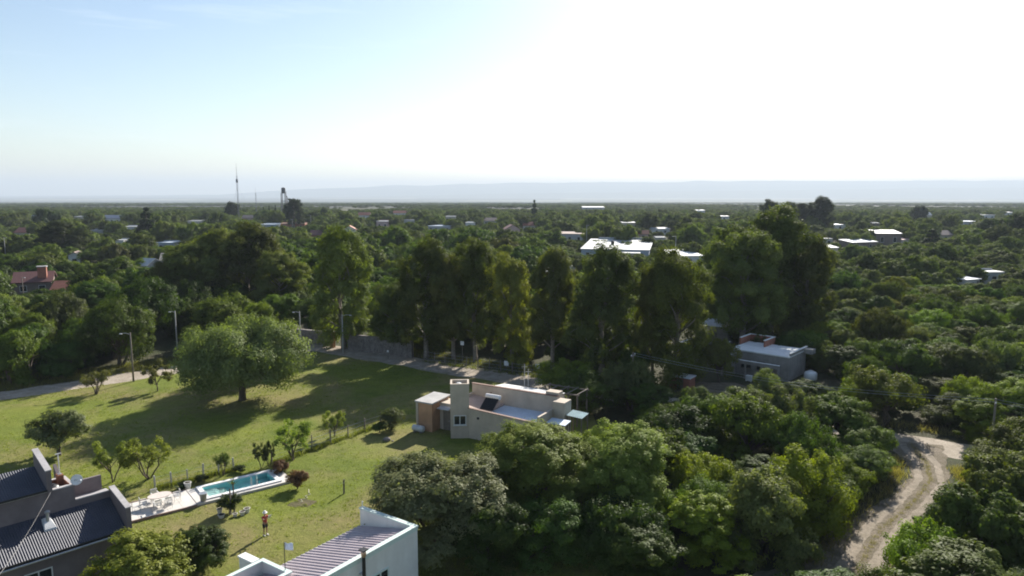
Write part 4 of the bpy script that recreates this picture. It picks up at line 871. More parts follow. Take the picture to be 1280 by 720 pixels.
for i, (k, px, py, w, h, col, lab) in enumerate((
        (rd[0], 74, 569, 5.8, 4.4, (.115, .125, .055), 'rounded olive-grey tree with a single leaning trunk behind the dark-roofed house'),
        (sp[0], 141, 603, 3.2, 3.2, (.17, .195, .045), 'thin vase-shaped young tree beside the dark-roofed house terrace'),
        (sp[1], 187, 598, 3.8, 3.3, (.175, .20, .045), 'young tree with several forked stems above the pool deck'),
        (sp[2], 120, 493, 3.6, 3.0, (.18, .175, .07), 'half-bare straw-green tree beside the lane and wooden lamp post'),
        (sp[0], 197, 489, 3.5, 3.2, (.17, .17, .065), 'thin straw-green tree between wooden lamp post and large shade tree'),
        (sp[1], 367, 575, 3.6, 3.2, (.17, .205, .04), 'young bright-leaved tree behind the far end of the pool'),
        (sp[0], 418, 546, 2.5, 2.4, (.14, .165, .035), 'small thin tree by the wire fence on the lawn'),
        (sp[2], 279, 595, 1.3, 2.2, (.06, .085, .03), 'slender shrub between the pool and the wire fence'))):
    px_tree(k, 'young_tree', lab, 'tree', px, py, col, w, h, i * 1.3, 'garden trees on the lawn')
px_tree(rd[1], 'bush', 'pale leafy bush on the lawn beside the tower house', 'bush', 490, 537, (.12, .135, .06), 3.0, 2.3, .4)
px_tree(rd[0], 'bush', 'low dark green bush under the pale bush by the tower house', 'bush', 474, 541, DARK, 1.8, 1.1, 1.4)

# eucalyptus row -------------------------------------------------------------------------
eu = [proto(tree_euc(40 + i, 9, 18, 68000, .14, .075, (.10, .28, .18, .3)[i], 19, (0, .6, -.5, .3)[i]), 9, 18) for i in range(4)]
EUC = (.108, .128, .032)
row = [  # px of the crown's middle, py of the foot, width m, top py, proto, rotation, colour, label tail
    (430, 436, 9.0, 288, 0, .3, (.155, .18, .042), 'standing alone behind the stone wall'),
    (497, 440, 7.4, 352, 1, 2.3, EUC, 'with a low crown next to the stone wall end'),
    (533, 447, 8.4, 303, 2, 1.3, EUC, 'first of the road row past the stone wall'),
    (567, 449, 6.6, 325, 3, 4.1, (.11, .115, .03), 'thin one wedged between the first two of the road row'),
    (594, 452, 7.0, 298, 1, 3.0, EUC, 'narrow and tall, third along the road row'),
    (640, 456, 6.6, 322, 0, 5.0, (.15, .165, .032), 'with a bright rounded top, middle of the road row'),
    (690, 462, 6.6, 316, 3, .9, (.12, .135, .04), 'thin-crowned with brownish foliage in the road row'),
    (752, 470, 9.0, 312, 2, 2.2, EUC, 'broad with red-brown trunk across from the tower house'),
    (815, 477, 4.6, 332, 1, .2, (.145, .16, .03), 'slim one leaning against the last of the road row'),
    (842, 479, 8.8, 318, 0, 3.9, (.14, .155, .028), 'last of the road row with a pale leaning trunk'),
    (926, 442, 11.0, 297, 3, 1.7, EUC, 'dark and wide behind the grey block house'),
    (908, 415, 9.5, 285, 1, 4.0, EUC, 'in the tall group behind the grey block house, facing the road row'),
    (962, 420, 14, 263, 2, .4, EUC, 'tallest of the group behind the grey block house'),
    (1003, 425, 9.0, 300, 0, 2.0, (.12, .13, .03), 'beside the clearing behind the grey block house')]
for px, py, w, top, k, rz, col, lab in row:
    p = G(px, py); t = p.y / (CP - (top - 360) / FPX * SP); h = 24 - ((top - 360) / FPX * CP + SP) * t
    plant(eu[k], 'eucalyptus_tree', 'tall eucalyptus ' + lab, 'tree', (p.x, p.y, 0), w * 1.06, h, col, rz, 'eucalyptus trees', BARK_PALE)
# the bigger stand on the far side of the lane
for px, py, w, top, k, rz, col, lab in (
        (238, 398, 11, 305, 1, .4, EUC, 'at the edge of the big stand beyond the lane'), (268, 392, 11, 290, 0, 1.4, (.125, .145, .034), 'with a yellowish top in the big stand beyond the lane'),
        (312, 392, 12, 282, 2, 2.4, (.125, .145, .034), 'highest of the big stand beyond the lane'), (350, 398, 9.5, 318, 3, .2, (.13, .15, .034), 'nearest the stone wall in the big stand beyond the lane'),
        (210, 402, 9, 330, 2, 4.2, (.10, .115, .026), 'low and dark in the big stand beyond the lane')):
    p = G(px, py); t = p.y / (CP - (top - 360) / FPX * SP); h = 24 - ((top - 360) / FPX * CP + SP) * t
    plant(eu[k], 'eucalyptus_tree', 'tall eucalyptus ' + lab, 'tree', (p.x, p.y, 0), w * 1.06, h, col, rz, 'eucalyptus trees', BARK_PALE)
px_tree(rd[1], 'bush', 'rounded olive tree at the side wall of the grey block house', 'tree', 899, 478, (.15, .15, .035), 4.6, 5.8, .8)
# ------------------------------------------------------------------ thickets, belts and town trees
def cap_height(x, y, w):
    """tallest tree that leaves the buildings behind it in view"""
    h = 99.0
    for (kx, ky, hw, kz) in KEEP:
        if y > ky + 1 : 
            if math.hypot(x - kx, y - ky) < hw + w * .3: return 0
            continue
        if math.hypot(x - kx, y - ky) < hw + w * .45: return 0
        s = y / ky
        if s < .45: continue
        if abs(x - kx * s) < hw * s + w * .42: h = min(h, kz + (CAM_H - kz) * (1 - s) - .2)
    return h
HOUSE_ZONES = [(-28, 46, 7), (-8, 38, 5), (-1, 70, 9.5), (5, 68, 6), (31.5, 91.5, 7.5), (27.5, 101, 5)]
def blocked(x, y, w):
    if any((x - a) ** 2 + (y - b) ** 2 < (r + w * .12) ** 2 for a, b, r in HOUSE_ZONES): return True
    if abs(y - road_y(x)) * .846 < 2.9 + w * .16 and x > -34: return True
    if abs(y - lane_y(x)) * .75 < 4.6 + w * .12 and x < -29: return True
    tk_ = TRK
    for (x0, y0), (x1, y1) in zip(tk_, tk_[1:]):
        t = max(0, min(1, ((x - x0) * (x1 - x0) + (y - y0) * (y1 - y0)) / ((x1 - x0) ** 2 + (y1 - y0) ** 2)))
        if math.hypot(x - x0 - t * (x1 - x0), y - y0 - t * (y1 - y0)) < 1.7 + w * .3: return True
    if 38 < x < 47 and 101 < y < 122: return True            # clearing
    if x < 5 and y < road_y(x) and (x > -30 or y < lane_y(x)): return True   # lawn
    return False
SV = [(7, 5, 8, .78, 18, .27, 1), (7, 5.4, 9, .85, 16, .3, 2), (8, 4.2, 10, .62, 20, .25, 1), (6, 5.6, 7, 1.0, 16, .28, 3), (7, 4.8, 6, .75, 12, .3, 2), (5.5, 6.2, 7, 1.15, 15, .3, 1), (8.5, 5, 11, .6, 18, .22, 3), (6.5, 4.6, 8, .8, 20, .24, 1)]
scrub = [proto(tree_round(60 + i, W, H, int(36000 * (.5 if i == 4 else 1)), (.098, .082, .098, .09, .11, .082, .095, .115)[i], (.062, .054, .06, .058, .06, .054, .046, .07)[i], (-.12, -.05, -.1, .05, .1, -.1, 0, -.1)[i], nl, fl, per, k, .018, st, .3), W, H) for i, (W, H, nl, fl, per, k, st) in enumerate(SV)]
town = [proto(tree_round(80 + i, 9, 7, 13000, .2, .125, (.2, .12, .28, .18, .2)[i], 7, (.8, .95, .75, .85, 1.0)[i], 14, .3, .02, 1, .2), 9, 7) for i in range(5)]
cyp = proto(tree_cone(95, 2.6, 9, 4000, .22, .09), 2.6, 9)
rnd = random.Random(5); placed = []
near_occ = [(-1.5, 46.5, 6), (1.6, 51.6, 8), (7.4, 51, 8), (3, 45, 6), (-4.1, 46.4, 7)] + [(G(a[0], a[1]).x, G(a[0], a[1]).y, a[2] * .5) for a in row]
class Grid:
    def __init__(s, cell): s.c = cell; s.d = {}
    def ok(s, x, y, r):
        i, j = int(x // s.c), int(y // s.c); k = int(r // s.c) + 1
        for a in range(i - k, i + k + 1):
            for b in range(j - k, j + k + 1):
                for (u, v, q) in s.d.get((a, b), ()):
                    if (x - u) ** 2 + (y - v) ** 2 < ((r + q) * .5) ** 2: return False
        return True
    def put(s, x, y, r): s.d.setdefault((int(x // s.c), int(y // s.c)), []).append((x, y, r))
grid = Grid(6.0)
for x, y, r in near_occ: grid.put(x, y, r)
cands = []
# near thicket between road and track, and both sides of the track
for _ in range(9000):
    x, y = rnd.uniform(2, 62), rnd.uniform(33, 92)
    if y > road_y(x) - 3 or x > y * .78 + 4: continue
    w = rnd.uniform(5.4, 8.6)
    if blocked(x, y, w) or not grid.ok(x, y, w * .6): continue
    if x > 29 and y < 56 and x < 39 and rnd.random() < .5: continue
    grid.put(x, y, w * .6); cands.append((x, y, w, 'near'))
# thicket beyond the road
for _ in range(26000):
    y = rnd.uniform(56, 260); x = rnd.uniform(14, y * .76 + 8)
    if y < road_y(x) + 3.5: continue
    if x < 34 and y > 96 and y < 128: continue               # under the tall eucalyptus group
    w = rnd.uniform(4.6, 9.0) * (1 + max(0, y - 120) / 500)
    if blocked(x, y, w) or not grid.ok(x, y, w * .74): continue
    grid.put(x, y, w * .74); cands.append((x, y, w, 'far'))
# belts beyond the lane and gardens behind the eucalyptus row
for _ in range(26000):
    y = rnd.uniform(70, 290); x = rnd.uniform(-y * .76 - 8, 16)
    if x < -30 and y < lane_y(x) + 6: continue
    if x >= -30 and y < road_y(x) + 13: continue
    w = rnd.uniform(6, 12.5) * (1 + max(0, y - 130) / 600)
    if blocked(x, y, w) or not grid.ok(x, y, w * .72): continue
    grid.put(x, y, w * .72); cands.append((x, y, w, 'belt'))
cands.sort(key=lambda c: math.hypot(c[0], c[1]))
TONES = [('dark green', DARK, 3), ('mid green', MID, 4), ('bright yellow-green', BRIGHT, 3), ('grey-green', GREY, 3), ('olive', OLIVE, 2)]
bag = [t for t in TONES for _ in range(t[2])]; bag2 = [t for t, k in zip(TONES, (5, 5, 1, 2, 1)) for _ in range(k)]
def area_of(x, y, z):
    if z == 'near':
        if y < road_y(x) - 26 and x < 20: return 'near the dome-crowned trees'
        if x > 33: return 'on the dry-grass side of the track'
        return 'between road and track'
    if z == 'far':
        if y < road_y(x) + 22 and x > 36: return 'along the road past the track'
        if x < 50 and y < 125: return 'around the grey block house'
        if y < 150: return 'beyond the grey block house clearing'
        return 'towards the brown-walled house'
    if x < -30 and y < lane_y(x) + 32: return 'in the belt along the lane'
    if x < -45: return 'around the dark tiled house'
    if y < 165: return 'behind the stone wall'
    return 'in town behind the eucalyptus row'
cnt = {'near': 0, 'far': 0, 'belt': 0}; lim = {'near': 90, 'far': 205, 'belt': 285}; rest = []
todo = []
for (x, y, w, z) in cands:
    sc = {'near': .72, 'far': .68, 'belt': .78}[z]; h = w * sc * rnd.uniform(.7, 1.3)
    if z == 'near': h = min(h, 5.8)
    ch = cap_height(x, y, w)
    if ch < 1.2: continue
    if h > ch: w = w * max(.55, ch / h); h = ch
    u, v = pix((x, y, h * .6))
    if not (-60 < u < 1340 and v < 800): continue
    cnt[z] += 1
    if cnt[z] > lim[z]: rest.append((x, y, w, h)); continue
    todo.append((x, y, w, h, z, rnd.choice(bag2 if z == 'belt' else bag)))
for i, (x, y, w, h, z, (nm, col, _k)) in enumerate(todo):
    nb = min((t for j, t in enumerate(todo) if j != i), key=lambda t: (t[0] - x) ** 2 + (t[1] - y) ** 2)
    col = tuple(c * rnd.uniform(.92, 1.08) for c in col)
    shape = 'low' if h < 3 else 'large' if w > 9 else 'broad' if w > 7.6 else 'rounded' if w > 6.3 else 'small'
    use = scrub if (z != 'belt' or y < 130) else town
    kind = 'scrub_tree' if z != 'belt' else 'garden_tree'
    nm = nm.replace('bright yellow-green', 'yellow-green'); nbn = nb[5][0].replace('bright yellow-green', 'yellow-green')
    lab = f'{shape} {nm} {"scrub" if z != "belt" else "garden"} tree {area_of(x, y, z)}, beside a {nbn} one'
    plant(rnd.choice(use), kind, lab, 'tree', (x, y, 0), w, h, col, rnd.uniform(0, 6.28), lab)

# tall single trees that stand out on the skyline
for px, py, w, top, k, col, lab in (
        (1022, 296, 15, 247, 'e2', (.05, .062, .03), 'tall airy tree on the skyline, widest of the far clump'), (1000, 296, 13, 254, 'e1', (.05, .062, .03), 'tall airy tree in the middle of the far skyline clump'),
        (963, 297, 12, 251, 'e0', (.05, .062, .028), 'tall airy tree at the start of the far skyline clump'), (985, 297, 10, 254, 'e3', (.05, .062, .028), 'slim airy tree in the far skyline clump'),
        (368, 288, 12, 248, 'e1', (.03, .04, .02), 'dark tall tree standing beside the water tower'), (291, 282, 12, 253, 't0', (.03, .045, .02), 'dark round tree at the foot of the radio mast'),
        (668, 283, 7, 249, 'c', (.04, .055, .028), 'lone pointed tree on the town skyline'), (770, 320, 2.2, 301, 'c', (.02, .035, .014), 'dark slim cypress in front of the pale-roofed hall'),
        (1163, 322, 12, 286, 'c', (.032, .05, .02), 'dark pine with pointed crown in the far scrub'), (1192, 318, 9, 298, 'c', MID, 'small pointed tree beside the dark pine'),
        (1242, 310, 17, 272, 't2', (.034, .052, .018), 'big dark grove tree among the far right scrub'), (1275, 312, 16, 270, 't1', (.034, .052, .018), 'big dark grove tree next to the largest grove tree'),
        (185, 306, 11, 258, 'c', (.035, .055, .022), 'tall dark pine in the left gardens'), (60, 296, 15, 262, 't3', (.04, .06, .022), 'tall feathery tree in front of the far slate-roofed house'),
        (80, 330, 17, 278, 'e2', (.055, .068, .03), 'broad feathery dark tree behind the narrow white gabled house'), (262, 300, 3, 273, 'c', (.02, .032, .014), 'slim dark cypress rising over the eucalyptus stand'),
        (476, 300, 2.6, 282, 'c', (.025, .04, .018), 'slim cypress beside the tall pink house'), (330, 279, 3.0, 258, 'c', (.02, .032, .016), 'first dark cypress in the row by the water tower'), (337, 279, 3.0, 257, 'c', (.02, .032, .016), 'second dark cypress in the row by the water tower'), (345, 279, 3.0, 256, 'c', (.02, .032, .016), 'third dark cypress in the row, touching the water tower'),
        (408, 284, 8, 260, 't4', (.04, .06, .024), 'tall dark garden tree right of the water tower'), (1148, 283, 12, 256, 't2', (.045, .055, .035), 'lone round tree far out on the scrub plain'),
        (745, 292, 13, 270, 't3', MID, 'round leafy tree beyond the two-level grey house'), (635, 316, 14, 288, 't1', (.075, .095, .03), 'broad pale green tree in front of the steep red gable'), (690, 322, 12, 290, 't0', DARK, 'dark round tree left of the pale-roofed hall')):
    p = G(px, py); t = p.y / (CP - (top - 360) / FPX * SP); h = max(4, 24 - ((top - 360) / FPX * CP + SP) * t)
    pr = cyp if k == 'c' else (eu if k[0] == 'e' else town)[int(k[1])]
    plant(pr, 'skyline_tree', lab, 'tree', (p.x, p.y, 0), w, h, col, px * .37, 'tall single trees in town')

# everything farther out reads as one wood: one object of instanced crowns
src = [plant(town[i], 'garden_tree', ('garden tree in town close to the pale-roofed hall, ' + s_), 'tree', (*G(px, py).xy, 0), 8, 4.5, MID, i, 'garden trees round the hall') for i, (px, py, s_) in enumerate(((800, 336, 'shading its right end'), (716, 332, 'at its left corner'), (832, 340, 'by the small shed'), (700, 318, 'under the two-level house'), (880, 345, 'below the glaring white roof')))]
pts = list(rest)
g2 = Grid(14.0)
for _ in range(90000):
    u = rnd.random(); y = 210 * (1080 / 210) ** (u ** .85); x = rnd.uniform(-.76, .76) * y
    w = rnd.uniform(7, 15) if y < 800 else rnd.uniform(6, 12)
    if y < 300 and (x > 12 and y < 262): continue
    sp_ = w * (.8 if y < 750 else .95)
    if y < 1500 and mnoise.noise(Vector((x / 140, y / 200, 1.7))) < -.42: continue
    if not grid.ok(x, y, w * .7) or not g2.ok(x, y, sp_): continue
    h = w * rnd.uniform(.55, 1.05); h = min(h, 12 if y < 450 else max(4.2, 12 - (y - 450) / 55) * rnd.uniform(.75, 1.1)); ch = cap_height(x, y, w)
    if ch < 1.2: continue
    if h > ch: w *= max(.5, ch / h); h = ch
    g2.put(x, y, sp_); pts.append((x, y, w, h))
for _ in range(16000):
    y = EDGE * (6500 / EDGE) ** (rnd.random() ** .8); x = rnd.uniform(-.78, .78) * y
    if mnoise.noise(Vector((x / 500, y / 500, 5.1))) < -.15: continue
    w = rnd.uniform(6, 16) * (1 + y / 5000); pts.append((x, y, w, rnd.uniform(3, 5.5)))
me = bpy.data.meshes.new('distant_woodland'); me.from_pydata([(a[0], a[1], terrain(a[1])) for a in pts], [], [])
at = me.attributes.new('size', 'FLOAT_VECTOR', 'POINT'); at.data.foreach_set('vector', np.array([(a[2] / 9, a[2] / 9, a[3] / 7) for a in pts], dtype=np.float32).ravel())
at = me.attributes.new('spin', 'FLOAT', 'POINT'); at.data.foreach_set('value', np.array([rnd.uniform(0, 6.28) for _ in pts], dtype=np.float32))
at = me.attributes.new('pick', 'INT', 'POINT'); at.data.foreach_set('value', np.array([rnd.randrange(5) for _ in pts], dtype=np.int32))
wood = bpy.data.objects.new('distant_woodland', me); C.objects.link(wood); wood.color = (.092, .118, .026, 1)
tag(wood, 'far mass of trees filling the town and the scrub plain', 'woodland', None, 'stuff')
ng = bpy.data.node_groups.new('woodland', 'GeometryNodeTree')
ng.interface.new_socket('Geometry', in_out='INPUT', socket_type='NodeSocketGeometry'); ng.interface.new_socket('Geometry', in_out='OUTPUT', socket_type='NodeSocketGeometry')
gi, go = ng.nodes.new('NodeGroupInput'), ng.nodes.new('NodeGroupOutput'); iop = ng.nodes.new('GeometryNodeInstanceOnPoints'); gti = ng.nodes.new('GeometryNodeGeometryToInstance')
for o in src:
    oi = ng.nodes.new('GeometryNodeObjectInfo'); oi.transform_space = 'ORIGINAL'; oi.inputs['Object'].default_value = [c for c in o.children if c.name.startswith('crown')][0]
    ng.links.new(oi.outputs['Geometry'], gti.inputs['Geometry'])
def attr(n, t):
    a = ng.nodes.new('GeometryNodeInputNamedAttribute'); a.data_type = t; a.inputs['Name'].default_value = n; return a.outputs['Attribute']
cx = ng.nodes.new('ShaderNodeCombineXYZ'); ng.links.new(attr('spin', 'FLOAT'), cx.inputs['Z'])
ng.links.new(gi.outputs[0], iop.inputs['Points']); ng.links.new(gti.outputs[0], iop.inputs['Instance']); iop.inputs['Pick Instance'].default_value = True
ng.links.new(attr('pick', 'INT'), iop.inputs['Instance Index']); ng.links.new(cx.outputs[0], iop.inputs['Rotation']); ng.links.new(attr('size', 'FLOAT_VECTOR'), iop.inputs['Scale'])
ng.links.new(iop.outputs[0], go.inputs[0]); wood.modifiers.new('woodland', 'NODES').node_group = ng
print('TREES', cnt, 'far', len(pts))

# grass and dry tufts: nobody could count them
def tufts(name, label, pts, h, w, blades, seed, color, spread=.12):
    rng = np.random.default_rng(seed); n = len(pts) * blades; base = np.repeat(np.array([(p[0], p[1], p[2]) for p in pts]), blades, 0); sc = np.repeat(np.array([p[3] for p in pts]), blades)[:, None]
    off = rng.normal(size=(n, 3)) * spread * sc; off[:, 2] = 0; a = rng.random(n) * 6.28; d = np.stack([np.cos(a), np.sin(a), np.zeros(n)], 1); lean = rng.normal(size=(n, 3)) * .35; lean[:, 2] = 0
    hh = rng.uniform(.5, 1.1, n)[:, None] * h * sc; tip = base + off + lean * hh; tip[:, 2:] = base[:, 2:] + hh
    b0 = base + off - d * w * sc; b1 = base + off + d * w * sc; V = np.stack([b0, b1, tip + d * w * .15, tip - d * w * .15], 1).reshape(-1, 3)
    o = bpy.data.objects.new(name, np_mesh(name, V, n, .5 + rng.normal(size=n) * .2, LEAF)); C.objects.link(o); o.color = (*color, 1); tag(o, label, 'grass', None, 'stuff'); return o
lp = []
while len(lp) < 15000:
    y = rnd.uniform(28, 108); x = rnd.uniform(-.78 * y - 3, 7)
    if y > road_y(x) - 2.6 or (x < -29 and y > lane_y(x) - 2.4): continue
    if x < -18 and 49 < y < 63:
        dx, dy = x - POOL_O.x, y - POOL_O.y; c, s = math.cos(POOL_A), math.sin(POOL_A)
        if -.3 < dx * c + dy * s < 12.9 and -.3 < -dx * s + dy * c < 3.7: continue
    nz = mnoise.noise(Vector((x * .16, y * .16, .3)))
    if rnd.random() > .5 + nz: continue
    lp.append((x, y, 0, rnd.uniform(.5, 1.15)))
tufts('grass', 'short uneven grass tufts over the lawn', lp, .13, .03, 5, 1, (.17, .19, .036))
dp = []
for _ in range(420):
    k = rnd.randrange(0, 6); q = Vector(TRK[k]).lerp(Vector(TRK[k + 1]), rnd.random()); dp.append((q.x + rnd.uniform(-.2, .2), q.y, 0, rnd.uniform(.12, .4)))
while len(dp) < 3400:
    if rnd.random() < .7:
        k = rnd.randrange(1, 6); a, b = Vector(TRK[k]), Vector(TRK[k + 1]); q = a.lerp(b, rnd.random()); n = Vector((a.y - b.y, b.x - a.x)).normalized(); q = q + n * (rnd.uniform(2.0, 5.2) if rnd.random() < .75 else -rnd.uniform(1.9, 3.2))
    else: a, b = Vector((30, 78.5)), Vector((62, 57.5)); q = a.lerp(b, rnd.random()) + Vector((.53, .85)) * rnd.uniform(-.6, 1.8)
    dp.append((q.x, q.y, 0, rnd.uniform(.4, 1.2)))
tufts('dry_grass', 'straw-coloured tall dry grass beside the track', dp, .55, .025, 6, 2, (.25, .22, .12), .3)
vp_ = []
while len(vp_) < 3500:
    x = rnd.uniform(-75, -33); s = rnd.uniform(2.3, 8); vp_.append((x - s * .66, lane_y(x) + s * .75, 0, rnd.uniform(.5, 1.3)))
for _ in range(2500):
    x = rnd.uniform(-26, 30); s = rnd.uniform(3, 7); vp_.append((x + s * .5, road_y(x) + s * .85, 0, rnd.uniform(.4, 1.2)))
tufts('verge_grass', 'rough grass on the verges of lane and road', vp_, .5, .03, 5, 3, (.13, .125, .04), .2)

plant(scrub[0], 'scrub_tree', 'dark scrub tree between the silvery tree and the dome-crowned trees', 'tree', (-1.6, 43.6, 0), 6.0, 4.4, DARK, 1.7)
for i, (x, y, w, h, lab) in enumerate(((2.6, 45.2, 6.4, 4.0, 'added low scrub tree, coloured dark for the shaded side of the dense dome-crowned tree'), (7.0, 44.0, 6.6, 4.3, 'added low scrub tree, coloured dark for the shaded side of the broad dome-crowned tree'))):
    plant(scrub[1 + i], 'scrub_tree', lab, 'tree', (x, y, 0), w, h, DARK, i * 2.1)  # added trees; their dark leaf colour stands in for the domes' shaded near side

fp = []
for (p0, p1) in ((G(194, 612), G(292, 588)), (G(340, 580), G(476, 532)), (G(530, 452), G(735, 481))):
    for _ in range(260): q = p0.lerp(p1, rnd.random()); fp.append((q.x + rnd.gauss(0, .25), q.y + rnd.gauss(0, .25), 0, rnd.uniform(.4, 1.2)))
tufts('fence_grass', 'longer unmown grass along the wire fences', fp, .45, .025, 7, 5, (.15, .165, .04), .15)
# ------------------------------------------------------------------ pool, deck and garden things
DECK = plain('pale concrete deck', (.60, .57, .53), .8, .14, 1.2, stain=(.48, .45, .41)); DECK2 = plain('pool surround', (.56, .50, .46), .8, .14, 1.2); POOLW = plain('pool lining', (.30, .66, .68), .5, .12, 1.0); BORD = plain('brick border', (.30, .20, .16), .85, .25, 3)
pool = thing('swimming_pool', 'small rectangular swimming pool with turquoise water and white rim', 'pool', POOL_O, POOL_A)
X0, X1, Y0, Y1 = 6.1, 11.4, .65, 2.85
mk('basin', MB().box(X0 - .1, X1 + .1, Y0 - .1, Y1 + .1, -1.0, -.9).box(X0 - .1, X0, Y0, Y1, -.899, .22).box(X1, X1 + .1, Y0, Y1, -.899, .22).box(X0 - .1, X1 + .1, Y0 - .1, Y0 - .001, -.899, .22).box(X0 - .1, X1 + .1, Y1 + .001, Y1 + .1, -.899, .22), POOLW, pool)
mk('step', MB().box(X0 + .005, X0 + 1.1, Y0 + .005, Y1 - .005, -.895, -.18).box(X0 + 1.101, X0 + 1.7, Y0 + .005, Y1 - .005, -.895, -.55), DECK, pool)
rim = MB().box(X0 - .38, X1 + .38, Y0 - .38, Y0 - .02, .19, .30).box(X0 - .38, X1 + .38, Y1 + .02, Y1 + .38, .19, .30).box(X0 - .38, X0 - .02, Y0 - .019, Y1 + .019, .19, .30).box(X1 + .02, X1 + .38, Y0 - .019, Y1 + .019, .19, .30)
mk('rim', rim, plain('white rim', (.74, .72, .70), .7, .1, 2), pool)
wm_, wnt, wb = nodemat('pool water'); wb.inputs['Base Color'].default_value = (.55, .93, .95, 1); wb.inputs['Transmission Weight'].default_value = 1; wb.inputs['Roughness'].default_value = .02; wb.inputs['IOR'].default_value = 1.33
bump(wnt, wb, noise_fac(wnt, 3.0, 3), .12, .05)
mk('water', MB().add([(X0, Y0, .12), (X1, Y0, .12), (X1, Y1, .12), (X0, Y1, .12)], [(0, 1, 2, 3)]), wm_, pool)
ld = mk('ladder', MB().tube([(9.4, .55, .3), (9.4, .55, .95), (9.4, .8, 1.0), (9.4, .82, -.3)], .022, 6).tube([(9.85, .55, .3), (9.85, .55, .95), (9.85, .8, 1.0), (9.85, .82, -.3)], .022, 6), STEEL, pool)
for z in (.0, -.25): mk('rung', MB().box(9.4, 9.85, .8, .86, z, z + .03), STEEL, ld)
deck = tag(mk('pool_deck', MB().box(0, 5.0, -.05, 3.35, 0, .16).box(5.03, 12.6, -.05, Y0 - .102, 0, .19).box(5.03, 12.6, Y1 + .102, 3.3, 0, .189).box(5.03, X0 - .102, Y0 - .101, Y1 + .101, 0, .188).box(X1 + .102, 12.6, Y0 - .101, Y1 + .101, 0, .188), DECK, None, False, POOL_O, POOL_A), kind='structure')
mk('border', MB().box(-.1, 5.0, 3.351, 3.47, 0, .2).box(-.1, 5.0, -.16, -.051, 0, .175).box(5.0, 5.03, -.05, 3.35, 0, .165), BORD, deck)
for i in range(4): mk('slab_joint', MB().box(.98 + i, 1.0 + i, -.04, 3.34, .1605, .1625), plain('joint', (.33, .31, .29), .9, .1, 3), deck)
def on_deck(d, n): q = pool_pt(d, n); return (q.x, q.y, .16)
PLW = plain('white plastic', (.70, .68, .65), .5, .1, 3); PINKT = plain('pale table top', (.62, .54, .49), .6, .12, 2)
tb = thing('garden_table', 'oval pale garden table on the pool deck', 'table', on_deck(2.75, 1.75), POOL_A)
tt = MB(); n = 24; ring = [(math.cos(2 * math.pi * k / n) * .85, math.sin(2 * math.pi * k / n) * .6) for k in range(n)]; tt.prism(ring, .70, .745)
mk('table_top', tt, PINKT, tb)
for sx in (-1, 1):
    for sy in (-1, 1): mk('leg', MB().tube([(sx * .55, sy * .35, 0), (sx * .5, sy * .3, .7)], .03, 6), PLW, tb)
def chair(loc, rz, label):
    o = thing('garden_chair', label, 'chair', loc, rz, 'garden chairs on the pool deck')
    mk('seat', MB().box(-.24, .24, -.24, .24, .40, .44), PLW, o)
    for sx in (-1, 1):
        for sy in (-1, 1): mk('leg', MB().tube([(sx * .25, sy * .25, 0), (sx * .21, sy * .21, .4)], .022, 5), PLW, o)
        mk('armrest', MB().box(sx * .24 - .03, sx * .24 + .03, -.22, .24, .62, .65).box(sx * .24 - .02, sx * .24 + .02, -.22, -.18, .441, .62), PLW, o)
    b = mk('backrest', MB().box(-.24, .24, .235, .26, .80, .88).box(-.24, -.2, .23, .258, .441, .80).box(.2, .24, .23, .258, .441, .80), PLW, o)
    for k in range(4): mk('slat', MB().box(-.15 + k * .085, -.11 + k * .085, .236, .256, .441, .799), PLW, b)
for d, n_, a, lab in ((1.6, 1.75, 90, 'white garden chair at the house end of the oval table'), (2.4, .75, 180, 'white garden chair on the lawn side of the oval table, nearer the house'), (3.15, .8, 175, 'white garden chair on the lawn side of the oval table, nearer the pool'), (3.95, 1.65, -90, 'white garden chair at the pool end of the oval table'), (2.6, 2.75, 5, 'white garden chair on the fence side of the oval table')):
    chair(on_deck(d, n_), POOL_A + R(a), lab)
fr = thing('towel_stand', 'thin metal towel stand on the house end of the deck', 'stand', on_deck(.75, 1.2), POOL_A + .3); mk('frame', MB().tube([(0, 0, 0), (0, 0, .95), (.55, 0, .95), (.55, 0, 0)], .018, 5).tube([(0, 0, .5), (.55, 0, .5)], .015, 5), STEEL, fr)
mk('foot', MB().box(-.05, .6, -.25, -.21, 0, .03).box(-.05, .6, .21, .25, 0, .03).box(-.02, .02, -.21, .21, 0, .03), STEEL, fr)
bn = thing('bin', 'grey open bin at the edge of the pool deck', 'bin', on_deck(5.55, .22)); mk('body', MB().lathe([(.22, .03), (.27, .62), (.30, .66), (.26, .655), (.2, .1)], 14), plain('bin grey', (.34, .35, .36), .6, .15, 3), bn, True); mk('rim', MB().lathe([(.27, .63), (.315, .65), (.315, .69), (.27, .69)], 14), STEEL, bn)
POT = plain('white pot', (.64, .63, .60), .7, .12, 3); SOILM = plain('potting soil', (.05, .04, .03), .95, .3, 6)
def pot(loc, r, h, label, grp='flower pots round the small palm'):
    o = thing('flower_pot', label, 'pot', loc, 0, grp); mk('body', MB().lathe([(r * .7, 0), (r, h * .9), (r * 1.12, h * .92), (r * 1.12, h)], 12), POT, o, False); mk('soil', MB().lathe([(r * .95, h * 1.001), (r * .5, h * 1.04), (.02, h * 1.05)], 10), SOILM, o)
